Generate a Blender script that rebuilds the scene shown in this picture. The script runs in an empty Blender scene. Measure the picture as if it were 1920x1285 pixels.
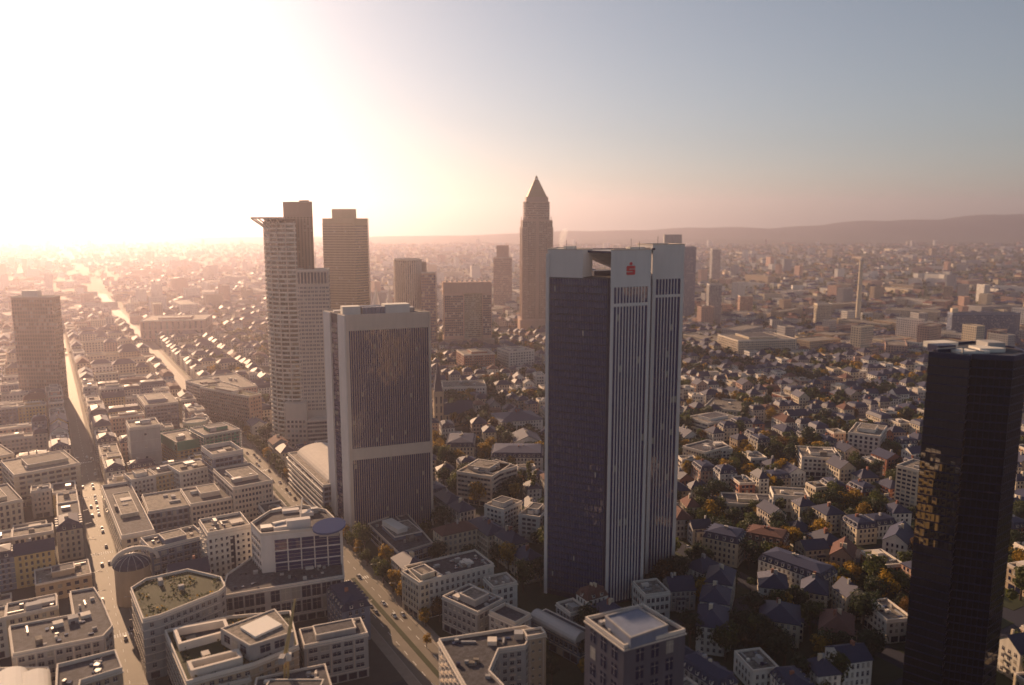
import bpy, math, random
import numpy as np
from mathutils import Vector
R = math.radians
random.seed(7)
scene = bpy.context.scene
col = scene.collection

# ------------------------------------------------------------------ camera, sky, sun, exposure
LENS_PX, HORIZON, CAM_Z = 1493.3, 412.0, 200.0
PITCH = math.atan((642.5 - HORIZON) / LENS_PX)
cam_data = bpy.data.cameras.new('camera')
cam = bpy.data.objects.new('camera', cam_data)
col.objects.link(cam)
cam.location = (0, 0, CAM_Z)
cam.rotation_euler = (R(90) - PITCH, 0, 0)
cam_data.sensor_width = 36.0
cam_data.lens = 28.0
cam_data.clip_start = 1.0
cam_data.clip_end = 40000.0
cam_data.dof.use_dof = True
cam_data.dof.focus_distance = 530.0
cam_data.dof.aperture_fstop = 0.020
scene.camera = cam

SUN_AZ, SUN_EL = -34.0, 19.0            # degrees left of the view axis, above the horizon
world = bpy.data.worlds.new('World')
scene.world = world
world.use_nodes = True
wn = world.node_tree
wn.nodes.clear()
w_out = wn.nodes.new('ShaderNodeOutputWorld')
w_bg = wn.nodes.new('ShaderNodeBackground')
w_sky = wn.nodes.new('ShaderNodeTexSky')
w_sky.sky_type = 'NISHITA'
w_sky.sun_disc = False
w_sky.sun_elevation = R(SUN_EL)
w_sky.sun_rotation = R(SUN_AZ)
w_sky.altitude = 200
w_sky.air_density = 1.0
w_sky.dust_density = 1.0
w_sky.ozone_density = 2.0
w_bg.inputs[1].default_value = 0.048
w_hsv = wn.nodes.new('ShaderNodeHueSaturation')
w_hsv.inputs['Saturation'].default_value = 0.62
wn.links.new(w_sky.outputs[0], w_hsv.inputs['Color'])
wn.links.new(w_hsv.outputs[0], w_bg.inputs[0])
wn.links.new(w_bg.outputs[0], w_out.inputs[0])

sun_data = bpy.data.lights.new('sun', 'SUN')
sun_data.energy = 5.0
sun_data.angle = R(0.53)
sun_data.color = (1.0, 0.63, 0.36)
sun = bpy.data.objects.new('sun', sun_data)
col.objects.link(sun)
sun_dir = Vector((math.sin(R(SUN_AZ)) * math.cos(R(SUN_EL)), math.cos(R(SUN_AZ)) * math.cos(R(SUN_EL)), math.sin(R(SUN_EL))))
sun.rotation_euler = sun_dir.to_track_quat('Z', 'Y').to_euler()

vs = scene.view_settings
vs.view_transform = 'Standard'
vs.look = 'None'
vs.exposure = 0.72
vs.gamma = 1.0
vs.use_curve_mapping = False
scene.render.engine = 'CYCLES'
cy = scene.cycles
cy.use_denoising = True
cy.max_bounces = 5
cy.diffuse_bounces = 2
cy.glossy_bounces = 3
cy.transmission_bounces = 2
cy.volume_bounces = 1
cy.transparent_max_bounces = 4

# ------------------------------------------------------------------ survey helpers: photo point -> place in the world
CP, SP = math.cos(PITCH), math.sin(PITCH)
def _ray(x, y):
    u = (x - 960) / LENS_PX
    v = (y - 642.5) / LENS_PX
    return (u, CP - v * SP, -SP - v * CP)
def P(x, y, z=0.0):                       # where the sight line meets height z
    d = _ray(x, y)
    t = (z - CAM_Z) / d[2]
    return (d[0] * t, d[1] * t)
def PY(x, y, Y):                          # where the sight line meets distance Y
    d = _ray(x, y)
    t = Y / d[1]
    return (d[0] * t, Y, CAM_Z + d[2] * t)
def ZY(x, y, Y):
    return PY(x, y, Y)[2]
def PX(p):                                # place -> photo point
    X, Y, Z = p[0], p[1], p[2] - CAM_Z
    dep = Y * CP - Z * SP
    if dep < 1:
        return (-9999, -9999)
    return (960 + LENS_PX * X / dep, 642.5 + LENS_PX * (-Y * SP - Z * CP) / dep)
def area2(p):
    return sum(p[i][0] * p[(i + 1) % len(p)][1] - p[(i + 1) % len(p)][0] * p[i][1] for i in range(len(p)))
def ccw(p):
    p = [tuple(q[:2]) for q in p]
    return p if area2(p) > 0 else p[::-1]
def pp(pts, z):
    return ccw([P(x, y, z) for x, y in pts])
def rect3(A, B, C, z):                    # three roof corners in the photo -> true rectangle
    a, b, c = (Vector(P(x, y, z)) for x, y in (A, B, C))
    e = (b - a).normalized()
    n = Vector((-e.y, e.x))
    d = (c - b).dot(n)
    return ccw([a, b, b + n * d, a + n * d])
def box_poly(cx, cy_, w, d, ang):
    c, s = math.cos(ang), math.sin(ang)
    return [(cx + c * x - s * y, cy_ + s * x + c * y) for x, y in ((-w / 2, -d / 2), (w / 2, -d / 2), (w / 2, d / 2), (-w / 2, d / 2))]
def cen(p):
    return (sum(q[0] for q in p) / len(p), sum(q[1] for q in p) / len(p))
def inset(p, k):                          # p ccw, move every edge inward by k
    n = len(p)
    out = []
    for i in range(n):
        a, b, c = Vector(p[i - 1]), Vector(p[i]), Vector(p[(i + 1) % n])
        e1, e2 = (b - a).normalized(), (c - b).normalized()
        n1, n2 = Vector((-e1.y, e1.x)), Vector((-e2.y, e2.x))
        m = n1 + n2
        q = max(0.3, 1 + n1.dot(n2))
        out.append(tuple(b + m * (k / q)))
    return out
D = Vector((-0.509, 0.861))               # the avenue's heading
N = Vector((0.861, 0.509))                # square to it
A0 = Vector((-100.0, 441.0))
GRID = math.atan2(N.y, N.x)
def ab(a, b):
    q = A0 + N * a + D * b
    return (q.x, q.y)
def to_ab(p):
    q = Vector(p[:2]) - A0
    return (q.dot(N), q.dot(D))

# ------------------------------------------------------------------ materials
def new_mat(name):
    m = bpy.data.materials.new(name)
    m.use_nodes = True
    nt = m.node_tree
    return m, nt, nt.nodes['Principled BSDF']
def plaster(name, c, rough=0.85, var=0.34, scale=0.35, spec=0.25, metal=0.0, rnd=0.25, streak=True, bump=0.0):
    m, nt, b = new_mat(name)
    L = nt.links
    tc = nt.nodes.new('ShaderNodeTexCoord')
    mp = nt.nodes.new('ShaderNodeMapping')
    mp.inputs['Scale'].default_value = (1, 1, 0.22) if streak else (1, 1, 1)
    L.new(tc.outputs['Object'], mp.inputs[0])
    n1 = nt.nodes.new('ShaderNodeTexNoise')
    n1.inputs['Scale'].default_value = scale
    n1.inputs['Detail'].default_value = 5
    n1.inputs['Roughness'].default_value = 0.65
    L.new(mp.outputs[0], n1.inputs['Vector'])
    oi = nt.nodes.new('ShaderNodeObjectInfo')
    ma = nt.nodes.new('ShaderNodeMath')
    ma.operation = 'MULTIPLY_ADD'
    L.new(n1.outputs[0], ma.inputs[0])
    ma.inputs[1].default_value = 2 * var
    ma.inputs[2].default_value = 1 - var - rnd / 2
    mb = nt.nodes.new('ShaderNodeMath')
    mb.operation = 'MULTIPLY_ADD'
    L.new(oi.outputs['Random'], mb.inputs[0])
    mb.inputs[1].default_value = rnd
    L.new(ma.outputs[0], mb.inputs[2])
    mx = nt.nodes.new('ShaderNodeMix')
    mx.data_type = 'RGBA'
    mx.blend_type = 'MULTIPLY'
    mx.inputs[0].default_value = 1.0
    mx.inputs[6].default_value = (*c, 1)
    L.new(mb.outputs[0], mx.inputs[7])
    L.new(mx.outputs[2], b.inputs['Base Color'])
    b.inputs['Roughness'].default_value = rough
    b.inputs['Specular IOR Level'].default_value = spec
    b.inputs['Metallic'].default_value = metal
    if bump:
        bp = nt.nodes.new('ShaderNodeBump')
        bp.inputs['Strength'].default_value = bump
        bp.inputs['Distance'].default_value = 0.3
        L.new(n1.outputs[0], bp.inputs['Height'])
        L.new(bp.outputs[0], b.inputs['Normal'])
    return m
def glass(name, c, ior=1.7, rough=0.04):
    m, nt, b = new_mat(name)
    b.inputs['Base Color'].default_value = (*c, 1)
    b.inputs['Roughness'].default_value = rough
    b.inputs['IOR'].default_value = ior
    return m
M = {}
M['white'] = plaster('white_render', (0.66, 0.63, 0.58))
M['cream'] = plaster('cream_render', (0.58, 0.50, 0.38))
M['sand'] = plaster('sandstone', (0.44, 0.34, 0.24))
M['grey'] = plaster('grey_render', (0.36, 0.35, 0.35))
M['pink'] = plaster('rose_render', (0.50, 0.33, 0.26))
M['brick'] = plaster('red_brick', (0.30, 0.13, 0.09), scale=0.6)
M['ochre'] = plaster('ochre_render', (0.52, 0.38, 0.17))
M['blue'] = plaster('slate_blue_panel', (0.16, 0.19, 0.27), rough=0.5)
M['concrete'] = plaster('fair_concrete', (0.68, 0.64, 0.61), scale=0.18, var=0.18, rnd=0.05)
M['stone'] = plaster('pale_stone', (0.58, 0.50, 0.43), var=0.15, rnd=0.05)
M['brownstone'] = plaster('red_granite', (0.38, 0.26, 0.20), rough=0.45, var=0.12)
M['bronze'] = plaster('bronze_cladding', (0.38, 0.28, 0.15), rough=0.3, metal=0.5, var=0.1)
M['slate'] = plaster('slate_roof', (0.032, 0.038, 0.082), rough=0.6, scale=0.9, streak=False)
M['tile'] = plaster('clay_tile_roof', (0.13, 0.065, 0.055), scale=0.9, streak=False)
M['copper'] = plaster('green_copper', (0.16, 0.27, 0.21), rough=0.5, streak=False)
def deck_mat(name, c, seam):
    m = plaster(name, c, scale=0.16, var=0.5, streak=False, rnd=0.35, bump=0.2)
    nt = m.node_tree
    L = nt.links
    b = nt.nodes['Principled BSDF']
    src = b.inputs['Base Color'].links[0].from_socket
    tc = nt.nodes['Texture Coordinate']
    mp = nt.nodes.new('ShaderNodeMapping')
    mp.inputs['Rotation'].default_value = (0, 0, -0.53)
    L.new(tc.outputs['Object'], mp.inputs[0])
    br = nt.nodes.new('ShaderNodeTexBrick')
    br.inputs['Scale'].default_value = 0.35
    br.inputs['Mortar Size'].default_value = 0.018
    br.inputs['Color1'].default_value = (1, 1, 1, 1)
    br.inputs['Color2'].default_value = (.78, .78, .80, 1)
    br.inputs['Mortar'].default_value = (seam, seam, seam, 1)
    L.new(mp.outputs[0], br.inputs['Vector'])
    n2 = nt.nodes.new('ShaderNodeTexNoise')
    n2.inputs['Scale'].default_value = 0.6
    n2.inputs['Detail'].default_value = 6
    L.new(tc.outputs['Object'], n2.inputs['Vector'])
    cr = nt.nodes.new('ShaderNodeValToRGB')
    cr.color_ramp.elements[0].position = .38
    cr.color_ramp.elements[0].color = (.55, .55, .56, 1)
    cr.color_ramp.elements[1].position = .6
    cr.color_ramp.elements[1].color = (1.1, 1.1, 1.1, 1)
    L.new(n2.outputs[0], cr.inputs[0])
    for k, s_ in enumerate((br.outputs[0], cr.outputs[0])):
        mx = nt.nodes.new('ShaderNodeMix')
        mx.data_type = 'RGBA'
        mx.blend_type = 'MULTIPLY'
        mx.inputs[0].default_value = 1.0
        L.new(src, mx.inputs[6])
        L.new(s_, mx.inputs[7])
        src = mx.outputs[2]
    L.new(src, b.inputs['Base Color'])
    return m
M['deck'] = deck_mat('roof_gravel', (0.27, 0.24, 0.21), .5)
M['deckdark'] = deck_mat('roof_felt', (0.06, 0.06, 0.075), 1.9)
M['coping'] = plaster('coping', (0.66, 0.60, 0.53), var=0.15)
M['metal'] = plaster('sheet_metal', (0.36, 0.36, 0.37), rough=0.55, metal=0.5, var=0.15)
M['dark'] = plaster('dark_metal', (0.012, 0.016, 0.060), rough=0.4)
M['green'] = plaster('scaffold_net', (0.03, 0.20, 0.14), rough=0.8)
M['wood'] = plaster('bark', (0.09, 0.06, 0.04), streak=False)
M['red'] = plaster('emblem_red', (0.62, 0.015, 0.03), rough=0.5, var=0.05, rnd=0)
M['glass'] = glass('window_glass', (0.008, 0.013, 0.050), 1.5)
M['tglass'] = glass('tower_glass', (0.006, 0.014, 0.105), 1.6, 0.02)
M['rglass'] = glass('ribbed_tower_glass', (0.006, 0.014, 0.105), 1.6, 0.02)
M['mirror'] = glass('mirror_glass', (0.003, 0.003, 0.010), 2.1, 0.02)
M['darkstone'] = plaster('dark_granite', (0.085, 0.085, 0.115), rough=0.6)
M['bglass'] = glass('bronze_glass', (0.05, 0.03, 0.014), 1.8, 0.05)
M['kglass'] = glass('blind_black_glass', (0.003, 0.003, 0.010), 1.3, 0.05)
M['blind'] = plaster('window_blind', (0.34, 0.32, 0.29), rough=0.5, rnd=0.5)
M['asphalt'] = plaster('asphalt', (0.026, 0.028, 0.045), scale=0.15, var=0.3, rough=0.8, streak=False, rnd=0)
M['avenue'] = plaster('worn_asphalt', (0.14, 0.12, 0.10), scale=0.12, var=0.35, rough=0.7, spec=0.35, streak=False, rnd=0)
M['paving'] = plaster('paving', (0.22, 0.19, 0.16), scale=0.3, var=0.3, streak=False)
M['kerb'] = plaster('kerb_stone', (0.30, 0.28, 0.26), streak=False)
M['paint'] = plaster('road_paint', (0.70, 0.70, 0.68), streak=False, rnd=0)
M['court'] = plaster('yard_ground', (0.06, 0.054, 0.05), scale=0.12, var=0.4, streak=False)
M['garden'] = plaster('garden_ground', (0.028, 0.036, 0.016), scale=0.15, var=0.5, streak=False)
M['land'] = plaster('far_land', (0.07, 0.075, 0.035), scale=0.004, var=0.6, streak=False, rnd=0)
M['hill'] = plaster('wooded_hill', (0.035, 0.05, 0.03), scale=0.003, var=0.4, streak=False, rnd=0)
M['canvas'] = plaster('membrane', (0.75, 0.72, 0.66), var=0.08)
M['bluedisc'] = plaster('blue_glazed_roof', (0.045, 0.075, 0.20), rough=0.25, var=0.1, streak=False)
M['carpaint'] = plaster('car_paint', (0.45, 0.45, 0.46), rough=0.25, rnd=0.9, var=0.02, spec=0.6)
M['carpale'] = plaster('car_paint_pale', (0.72, 0.72, 0.70), rough=0.25, rnd=0.1, var=0.02, spec=0.6)
M['cardark'] = plaster('car_paint_dark', (0.03, 0.03, 0.04), rough=0.2, rnd=0.5, var=0.02, spec=0.6)
M['carred'] = plaster('car_paint_red', (0.38, 0.03, 0.02), rough=0.25, rnd=0.1, var=0.02, spec=0.6)
M['rubber'] = plaster('rubber', (0.02, 0.02, 0.02))
def leaf(name, c):
    m, nt, b = new_mat(name)
    L = nt.links
    geo = nt.nodes.new('ShaderNodeNewGeometry')
    cr = nt.nodes.new('ShaderNodeValToRGB')
    cr.color_ramp.elements[0].color = (c[0] * .55, c[1] * .6, c[2] * .6, 1)
    cr.color_ramp.elements[1].color = (c[0] * 1.5, c[1] * 1.35, c[2] * 1.2, 1)
    L.new(geo.outputs['Random Per Island'], cr.inputs[0])
    L.new(cr.outputs[0], b.inputs['Base Color'])
    b.inputs['Roughness'].default_value = 0.6
    b.inputs['Specular IOR Level'].default_value = 0.2
    tr = nt.nodes.new('ShaderNodeBsdfTranslucent')
    L.new(cr.outputs[0], tr.inputs[0])
    ad = nt.nodes.new('ShaderNodeMixShader')
    ad.inputs[0].default_value = 0.45
    L.new(b.outputs[0], ad.inputs[1])
    L.new(tr.outputs[0], ad.inputs[2])
    L.new(ad.outputs[0], nt.nodes['Material Output'].inputs[0])
    return m
LEAF = {'dark green': leaf('leaf_dark_green', (0.030, 0.046, 0.022)),
        'olive green': leaf('leaf_olive', (0.062, 0.078, 0.020)),
        'autumn yellow': leaf('leaf_yellow', (0.28, 0.18, 0.015)),
        'russet': leaf('leaf_russet', (0.13, 0.07, 0.015))}

# ------------------------------------------------------------------ mesh helpers
class MB:
    def __init__(s):
        s.v, s.f, s.m = [], [], []
    def poly(s, pts, m=0):
        i = len(s.v)
        s.v.extend(pts)
        s.f.append(tuple(range(i, i + len(pts))))
        s.m.append(m)
    def prism(s, p, z0, z1, m=0, top=True, bot=False, mt=None):
        n, i = len(p), len(s.v)
        s.v.extend((q[0], q[1], z0) for q in p)
        s.v.extend((q[0], q[1], z1) for q in p)
        for k in range(n):
            j = (k + 1) % n
            s.f.append((i + k, i + j, i + n + j, i + n + k))
            s.m.append(m)
        if top:
            s.f.append(tuple(range(i + n, i + 2 * n)))
            s.m.append(m if mt is None else mt)
        if bot:
            s.f.append(tuple(range(i + n - 1, i - 1, -1)))
            s.m.append(m)
        return s
    def frustum(s, p, z0, q, z1, m=0, top=True):
        n, i = len(p), len(s.v)
        s.v.extend((a[0], a[1], z0) for a in p)
        s.v.extend((a[0], a[1], z1) for a in q)
        for k in range(n):
            j = (k + 1) % n
            s.f.append((i + k, i + j, i + n + j, i + n + k))
            s.m.append(m)
        if top:
            s.f.append(tuple(range(i + n, i + 2 * n)))
            s.m.append(m)
        return s
    def ring(s, p, k, z0, z1, m=0):          # parapet: outer p, inner inset by k
        q = inset(p, k)
        n = len(p)
        for a in range(n):
            b = (a + 1) % n
            A, B, C_, E = p[a], p[b], q[b], q[a]
            s.poly([(*A, z0), (*B, z0), (*B, z1), (*A, z1)], m)
            s.poly([(*A, z1), (*B, z1), (*C_, z1), (*E, z1)], m)
            s.poly([(*C_, z0), (*E, z0), (*E, z1), (*C_, z1)], m)
        return s
    def bar(s, a, b, r, m=0):                # square bar between two points
        a, b = Vector(a), Vector(b)
        d = (b - a).normalized()
        u = d.cross(Vector((0, 0, 1)))
        if u.length < 1e-3:
            u = Vector((1, 0, 0))
        u.normalize()
        w = d.cross(u)
        c = [(u + w) * r, (w - u) * r, (-u - w) * r, (u - w) * r]
        i = len(s.v)
        s.v.extend(tuple(a + k) for k in c)
        s.v.extend(tuple(b + k) for k in c)
        for k in range(4):
            j = (k + 1) % 4
            s.f.append((i + k, i + j, i + 4 + j, i + 4 + k))
            s.m.append(m)
        s.f.append((i + 3, i + 2, i + 1, i))
        s.f.append((i + 4, i + 5, i + 6, i + 7))
        s.m += [m, m]
        return s
    def mesh(s, name, mats, org=(0, 0, 0), smooth=False):
        me = bpy.data.meshes.new(name)
        ox, oy, oz = org
        me.from_pydata([(x - ox, y - oy, z - oz) for x, y, z in s.v], [], s.f)
        for m in mats:
            me.materials.append(m)
        if len(mats) > 1:
            me.polygons.foreach_set('material_index', s.m)
        if smooth:
            me.polygons.foreach_set('use_smooth', [True] * len(s.f))
        return me
def link(name, me, parent=None, loc=None, rz=0, sc=None):
    o = bpy.data.objects.new(name, me)
    col.objects.link(o)
    if parent is not None:
        o.parent = parent
    if loc is not None:
        o.location = loc
    if rz:
        o.rotation_euler = (0, 0, rz)
    if sc is not None:
        o.scale = sc
    return o
def part(name, mb, mats, parent, smooth=False):       # verts given in world space; parent's own origin is taken off
    if not isinstance(mats, (list, tuple)):
        mats = [mats]
    org = WORG[parent.name]
    o = link(name, mb.mesh(name, mats, org, smooth), parent)
    WORG[o.name] = org
    return o
WORG = {}
def thing(name, label, cat, loc, group=None):
    o = bpy.data.objects.new(name, None)
    col.objects.link(o)
    o.location = loc
    WORG[o.name] = tuple(loc)
    if label:
        o['label'] = label
    o['category'] = cat
    if group:
        o['group'] = group
    return o
def setting(name, mb, mats, stuff=False, label=None):
    if not isinstance(mats, (list, tuple)):
        mats = [mats]
    o = link(name, mb.mesh(name, mats))
    o['kind'] = 'stuff' if stuff else 'structure'
    if label:
        o['label'] = label
    WORG[o.name] = (0, 0, 0)
    return o
AUTO = []                                  # (object, short description, place) -> label written at the end
HERO = []                                  # footprints nothing else may stand on

def edge_panes(mb, p0, p1, z0, z1, nx, nz, fx=0.8, fz=0.7, off=0.08, tilt=0.0, blind=0.12, box=True, sill=False, fzo=0.5):
    """panes in a regular grid on the wall p0->p1 (outward to the right of travel)"""
    a, b = Vector(p0), Vector(p1)
    e = b - a
    ln = e.length
    e = e / ln
    nrm = Vector((e.y, -e.x))
    dx, dz = ln / nx, (z1 - z0) / nz
    for i in range(nx):
        for k in range(nz):
            x0 = (i + 0.5 - fx / 2) * dx
            x1 = (i + 0.5 + fx / 2) * dx
            zc = z0 + (k + fzo) * dz
            zb, zt = zc - fz * dz / 2, zc + fz * dz / 2
            t1, t2 = random.uniform(-tilt, tilt) * (x1 - x0), random.uniform(-tilt, tilt) * (zt - zb)
            q = a + e * x0 + nrm * (off + t1 + abs(t2))
            r = a + e * x1 + nrm * (off - t1 + abs(t2))
            w = nrm * t2
            m = 1 if random.random() < blind else 0
            i0 = len(mb.v)
            mb.v.extend(((q.x - w.x, q.y - w.y, zb), (r.x - w.x, r.y - w.y, zb), (r.x + w.x, r.y + w.y, zt), (q.x + w.x, q.y + w.y, zt)))
            mb.f.append((i0, i0 + 1, i0 + 2, i0 + 3))
            mb.m.append(m)
            if box:
                A, B = a + e * x0, a + e * x1
                mb.v.extend(((A.x, A.y, zb), (B.x, B.y, zb), (B.x, B.y, zt), (A.x, A.y, zt)))
                for s, t in ((0, 1), (1, 2), (2, 3), (3, 0)):
                    mb.f.append((i0 + t, i0 + s, i0 + 4 + s, i0 + 4 + t))
                    mb.m.append(m)
            if sill:
                A, B = a + e * (x0 - .1), a + e * (x1 + .1)
                o_ = nrm * 0.28
                i1 = len(mb.v)
                for zz in (zb - 0.22, zb - 0.02):
                    mb.v.extend(((A.x, A.y, zz), (B.x, B.y, zz), (B.x + o_.x, B.y + o_.y, zz), (A.x + o_.x, A.y + o_.y, zz)))
                for f in ((3, 2, 6, 7), (4, 7, 6, 5), (0, 3, 7, 4), (2, 1, 5, 6)):
                    mb.f.append(tuple(i1 + g for g in f))
                    mb.m.append(2)
def slab_on_edge(p0, p1, s0, s1, z0, z1, depth, back=0.05):
    """box standing proud of the wall p0->p1 between metres s0..s1 along it"""
    a, b = Vector(p0), Vector(p1)
    e = (b - a).normalized()
    n = Vector((e.y, -e.x))
    c = [a + e * s0 - n * back, a + e * s0 + n * depth, a + e * s1 + n * depth, a + e * s1 - n * back]
    return MB().prism(ccw(c), z0, z1, bot=True)
UNIT = None
def unit_box():
    global UNIT
    if UNIT is None:
        UNIT = {}
    return UNIT
def small_box(name, mat, parent, x, y, z, w, d, h, rz):
    k = mat.name
    u = unit_box()
    if k not in u:
        u[k] = MB().prism([(-.5, -.5), (.5, -.5), (.5, .5), (-.5, .5)], 0, 1, bot=True).mesh('box_' + k, [mat])
    org = WORG[parent.name]
    o = link(name, u[k], parent, (x - org[0], y - org[1], z - org[2]), rz, (w, d, h))
    WORG[o.name] = org
    return o

WINM = {}
def window_mesh(w, h, sill, blind, mats):
    key = (round(w, 2), round(h, 2), sill, blind, mats[0].name)
    if key not in WINM:
        mb = MB()
        edge_panes(mb, (-w / 2, 0), (w / 2, 0), 0, h, 1, 1, 1, 1, .07, 0, 0, True, sill)
        mb.m = [1 if blind and m_ == 0 and i_ == 0 else m_ for i_, m_ in enumerate(mb.m)]
        mb.poly([(-.05, -.1, 0), (.05, -.1, 0), (.05, -.1, h), (-.05, -.1, h)], 2)
        mb.poly([(-w / 2, -.095, h * .68), (w / 2, -.095, h * .68), (w / 2, -.095, h * .68 + .1), (-w / 2, -.095, h * .68 + .1)], 2)
        WINM[key] = mb.mesh('window', mats)
    return WINM[key]
def single_windows(root, a, e, mrg, bay, nx, nz, z0, z1, fx, fz, mats, sill, blind):
    org = WORG[root.name]
    dz = (z1 - z0) / nz
    ang = math.atan2(e.y, e.x)
    for i in range(nx):
        for k in range(nz):
            q = Vector(a) + e * (mrg + (i + .5) * bay)
            me = window_mesh(bay * fx, dz * fz, sill, random.random() < blind, mats)
            link('window', me, root, (q.x - org[0], q.y - org[1], z0 + (k + .5 - fz / 2) * dz - org[2]), ang)
def windows_on(root, p, z0, z1, fl, bay, fx, fz, mats=None, sill=True, blind=0.14, tilt=0.012, edges=None, name='windows', off=0.1, single=False):
    mb = MB()
    n = len(p)
    for i in range(n):
        if edges is not None and i not in edges:
            continue
        a, b = p[i], p[(i + 1) % n]
        ln = math.hypot(b[0] - a[0], b[1] - a[1])
        nx = int((ln - 1.0) / bay)
        if nx < 1:
            continue
        nz = max(1, int(round((z1 - z0) / fl)))
        e = Vector((b[0] - a[0], b[1] - a[1])) / ln
        mrg = (ln - nx * bay) / 2
        mid = (Vector(a) + Vector(b)) / 2
        if name == 'windows' and mid.length < 455 and mid.dot(Vector((e.y, -e.x))) < 0 and mats is None or single and mid.length < 455 and mid.dot(Vector((e.y, -e.x))) < 0:
            single_windows(root, a, e, mrg, bay, nx, nz, z0, z1, fx, fz, mats or [M['glass'], M['blind'], M['coping']], sill, blind)
            continue
        edge_panes(mb, Vector(a) + e * mrg, Vector(b) - e * mrg, z0, z1, nx, nz, fx, fz, off, tilt, blind, True, sill)
    if not mb.f:
        return None
    o = part(name, mb, mats or [M['glass'], M['blind'], M['coping']], root)
    o['kind'] = 'stuff'
    return o
def inside(q, p):
    x, y = q
    r = False
    for i in range(len(p)):
        (x0, y0), (x1, y1) = p[i - 1], p[i]
        if (y0 > y) != (y1 > y) and x < (x1 - x0) * (y - y0) / (y1 - y0) + x0:
            r = not r
    return r
def flat_top(root, p, h, wallm, deck='deck', par=1.0, clutter=2, rng=random, cop=None):
    rf = part('roof', MB().prism(inset(p, 0.3), h - 0.5, h + 0.05), M[deck], root)
    part('parapet', MB().ring(p, 0.55, h - 0.003, h + par), cop or M['coping'], root)
    c = cen(p)
    e = Vector((p[1][0] - p[0][0], p[1][1] - p[0][1]))
    ang = math.atan2(e.y, e.x)
    f = Vector((p[-1][0] - p[0][0], p[-1][1] - p[0][1]))
    if clutter >= 2 and rng.random() < .6 and min(e.length, f.length) > 10.5:
        cxx, cyy_ = rng.uniform(-.08, .08), rng.uniform(-.06, .06)
        q = [(c[0] + (x - c[0]) * rng.choice([.5, .62]) + e.x * cxx, c[1] + (y - c[1]) * .55 + e.y * cxx) for x, y in p] if len(p) != 4 else box_poly(c[0] + e.x * cxx + f.x * cyy_, c[1] + e.y * cxx + f.y * cyy_, e.length * rng.uniform(.35, .7), f.length * rng.uniform(.38, .6), ang)
        if len(p) == 4:
            ht = rng.uniform(2.2, 3.4)
            rs = part('roof_storey', MB().prism(q, h + .051, h + ht, 0, mt=1), [M[wallm], M[rng.choice(['deck', 'deckdark', 'deck'])]], root)
            part('storey_coping', MB().ring(inset(q, -.2), .5, h + ht - .2, h + ht + .35), cop or M['coping'], rs)
    bx0, bx1, by0, by1 = min(q[0] for q in p), max(q[0] for q in p), min(q[1] for q in p), max(q[1] for q in p)
    if deck == 'garden':
        mbp = MB()
        ia = inset(p, 1.5)
        for i in range(int(abs(area2(p)) * .55)):
            x, y = rng.uniform(bx0, bx1), rng.uniform(by0, by1)
            if not inside((x, y), ia) or math.sin(x * .35) + math.sin(y * .42 + 1) + math.sin((x + y) * .23) < -.2:
                continue
            s = rng.uniform(.25, .6)
            u = Vector((rng.gauss(0, 1), rng.gauss(0, 1), rng.gauss(0, .5))).normalized() * s
            v = u.cross(Vector((rng.gauss(0, 1), rng.gauss(0, 1), 1))).normalized() * s
            q = Vector((x, y, h + rng.uniform(.2, 1.3)))
            mbp.poly([tuple(q + u), tuple(q + v), tuple(q - u), tuple(q - v)], rng.choice([0, 0, 1, 1, 2]))
        part('roof_planting', mbp, [LEAF['dark green'], LEAF['olive green'], LEAF['autumn yellow']], root)['kind'] = 'stuff'
    if clutter and deck != 'garden' and math.hypot(*c) < 520:
        ia = inset(p, 2.2)
        for i in range(min(60, 14 + int(abs(area2(p)) / 60))):
            x, y = rng.uniform(bx0, bx1), rng.uniform(by0, by1)
            if not inside((x, y), ia):
                continue
            t_ = rng.random()
            if t_ < .3:
                small_box('skylight', M['glass'], rf, x, y, h + .05, rng.uniform(1, 2.4), rng.uniform(1, 1.6), .5, ang)
            elif t_ < .5:
                small_box('duct', M['metal'], rf, x, y, h + .05, rng.uniform(3, 7), .7, .8, ang + rng.choice([0, math.pi / 2]))
            else:
                small_box('vent_box', M[rng.choice(['metal', 'coping', 'grey', 'dark'])], rf, x, y, h + .05, rng.uniform(.7, 2), rng.uniform(.7, 1.8), rng.uniform(.5, 1.5), ang)
    for i in range(clutter):
        k, l = rng.uniform(-.28, .28), rng.uniform(-.25, .25)
        w, d, hh = rng.uniform(1.6, min(9, e.length * .3 + 1.6)), rng.uniform(1.5, min(6, f.length * .3 + 1.5)), rng.uniform(0.9, 2.9)
        if len(p) != 4:
            for _ in range(30):
                xx, yy = rng.uniform(bx0, bx1), rng.uniform(by0, by1)
                if inside((xx, yy), inset(p, 4)):
                    break
            else:
                continue
            w, d = min(w, 4), min(d, 4)
        else:
            xx, yy = c[0] + e.x * k + f.x * l, c[1] + e.y * k + f.y * l
        small_box('plant_box', M[rng.choice(['metal', 'coping', 'deck', 'grey'])], rf, xx, yy, h + 0.06, w, d, hh, ang)
    return rf
RELM = {}
def merge(mb, q, m=0):
    i0 = len(mb.v)
    mb.v += q.v
    mb.f += [tuple(k + i0 for k in f_) for f_ in q.f]
    mb.m += [m] * len(q.f)
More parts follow.
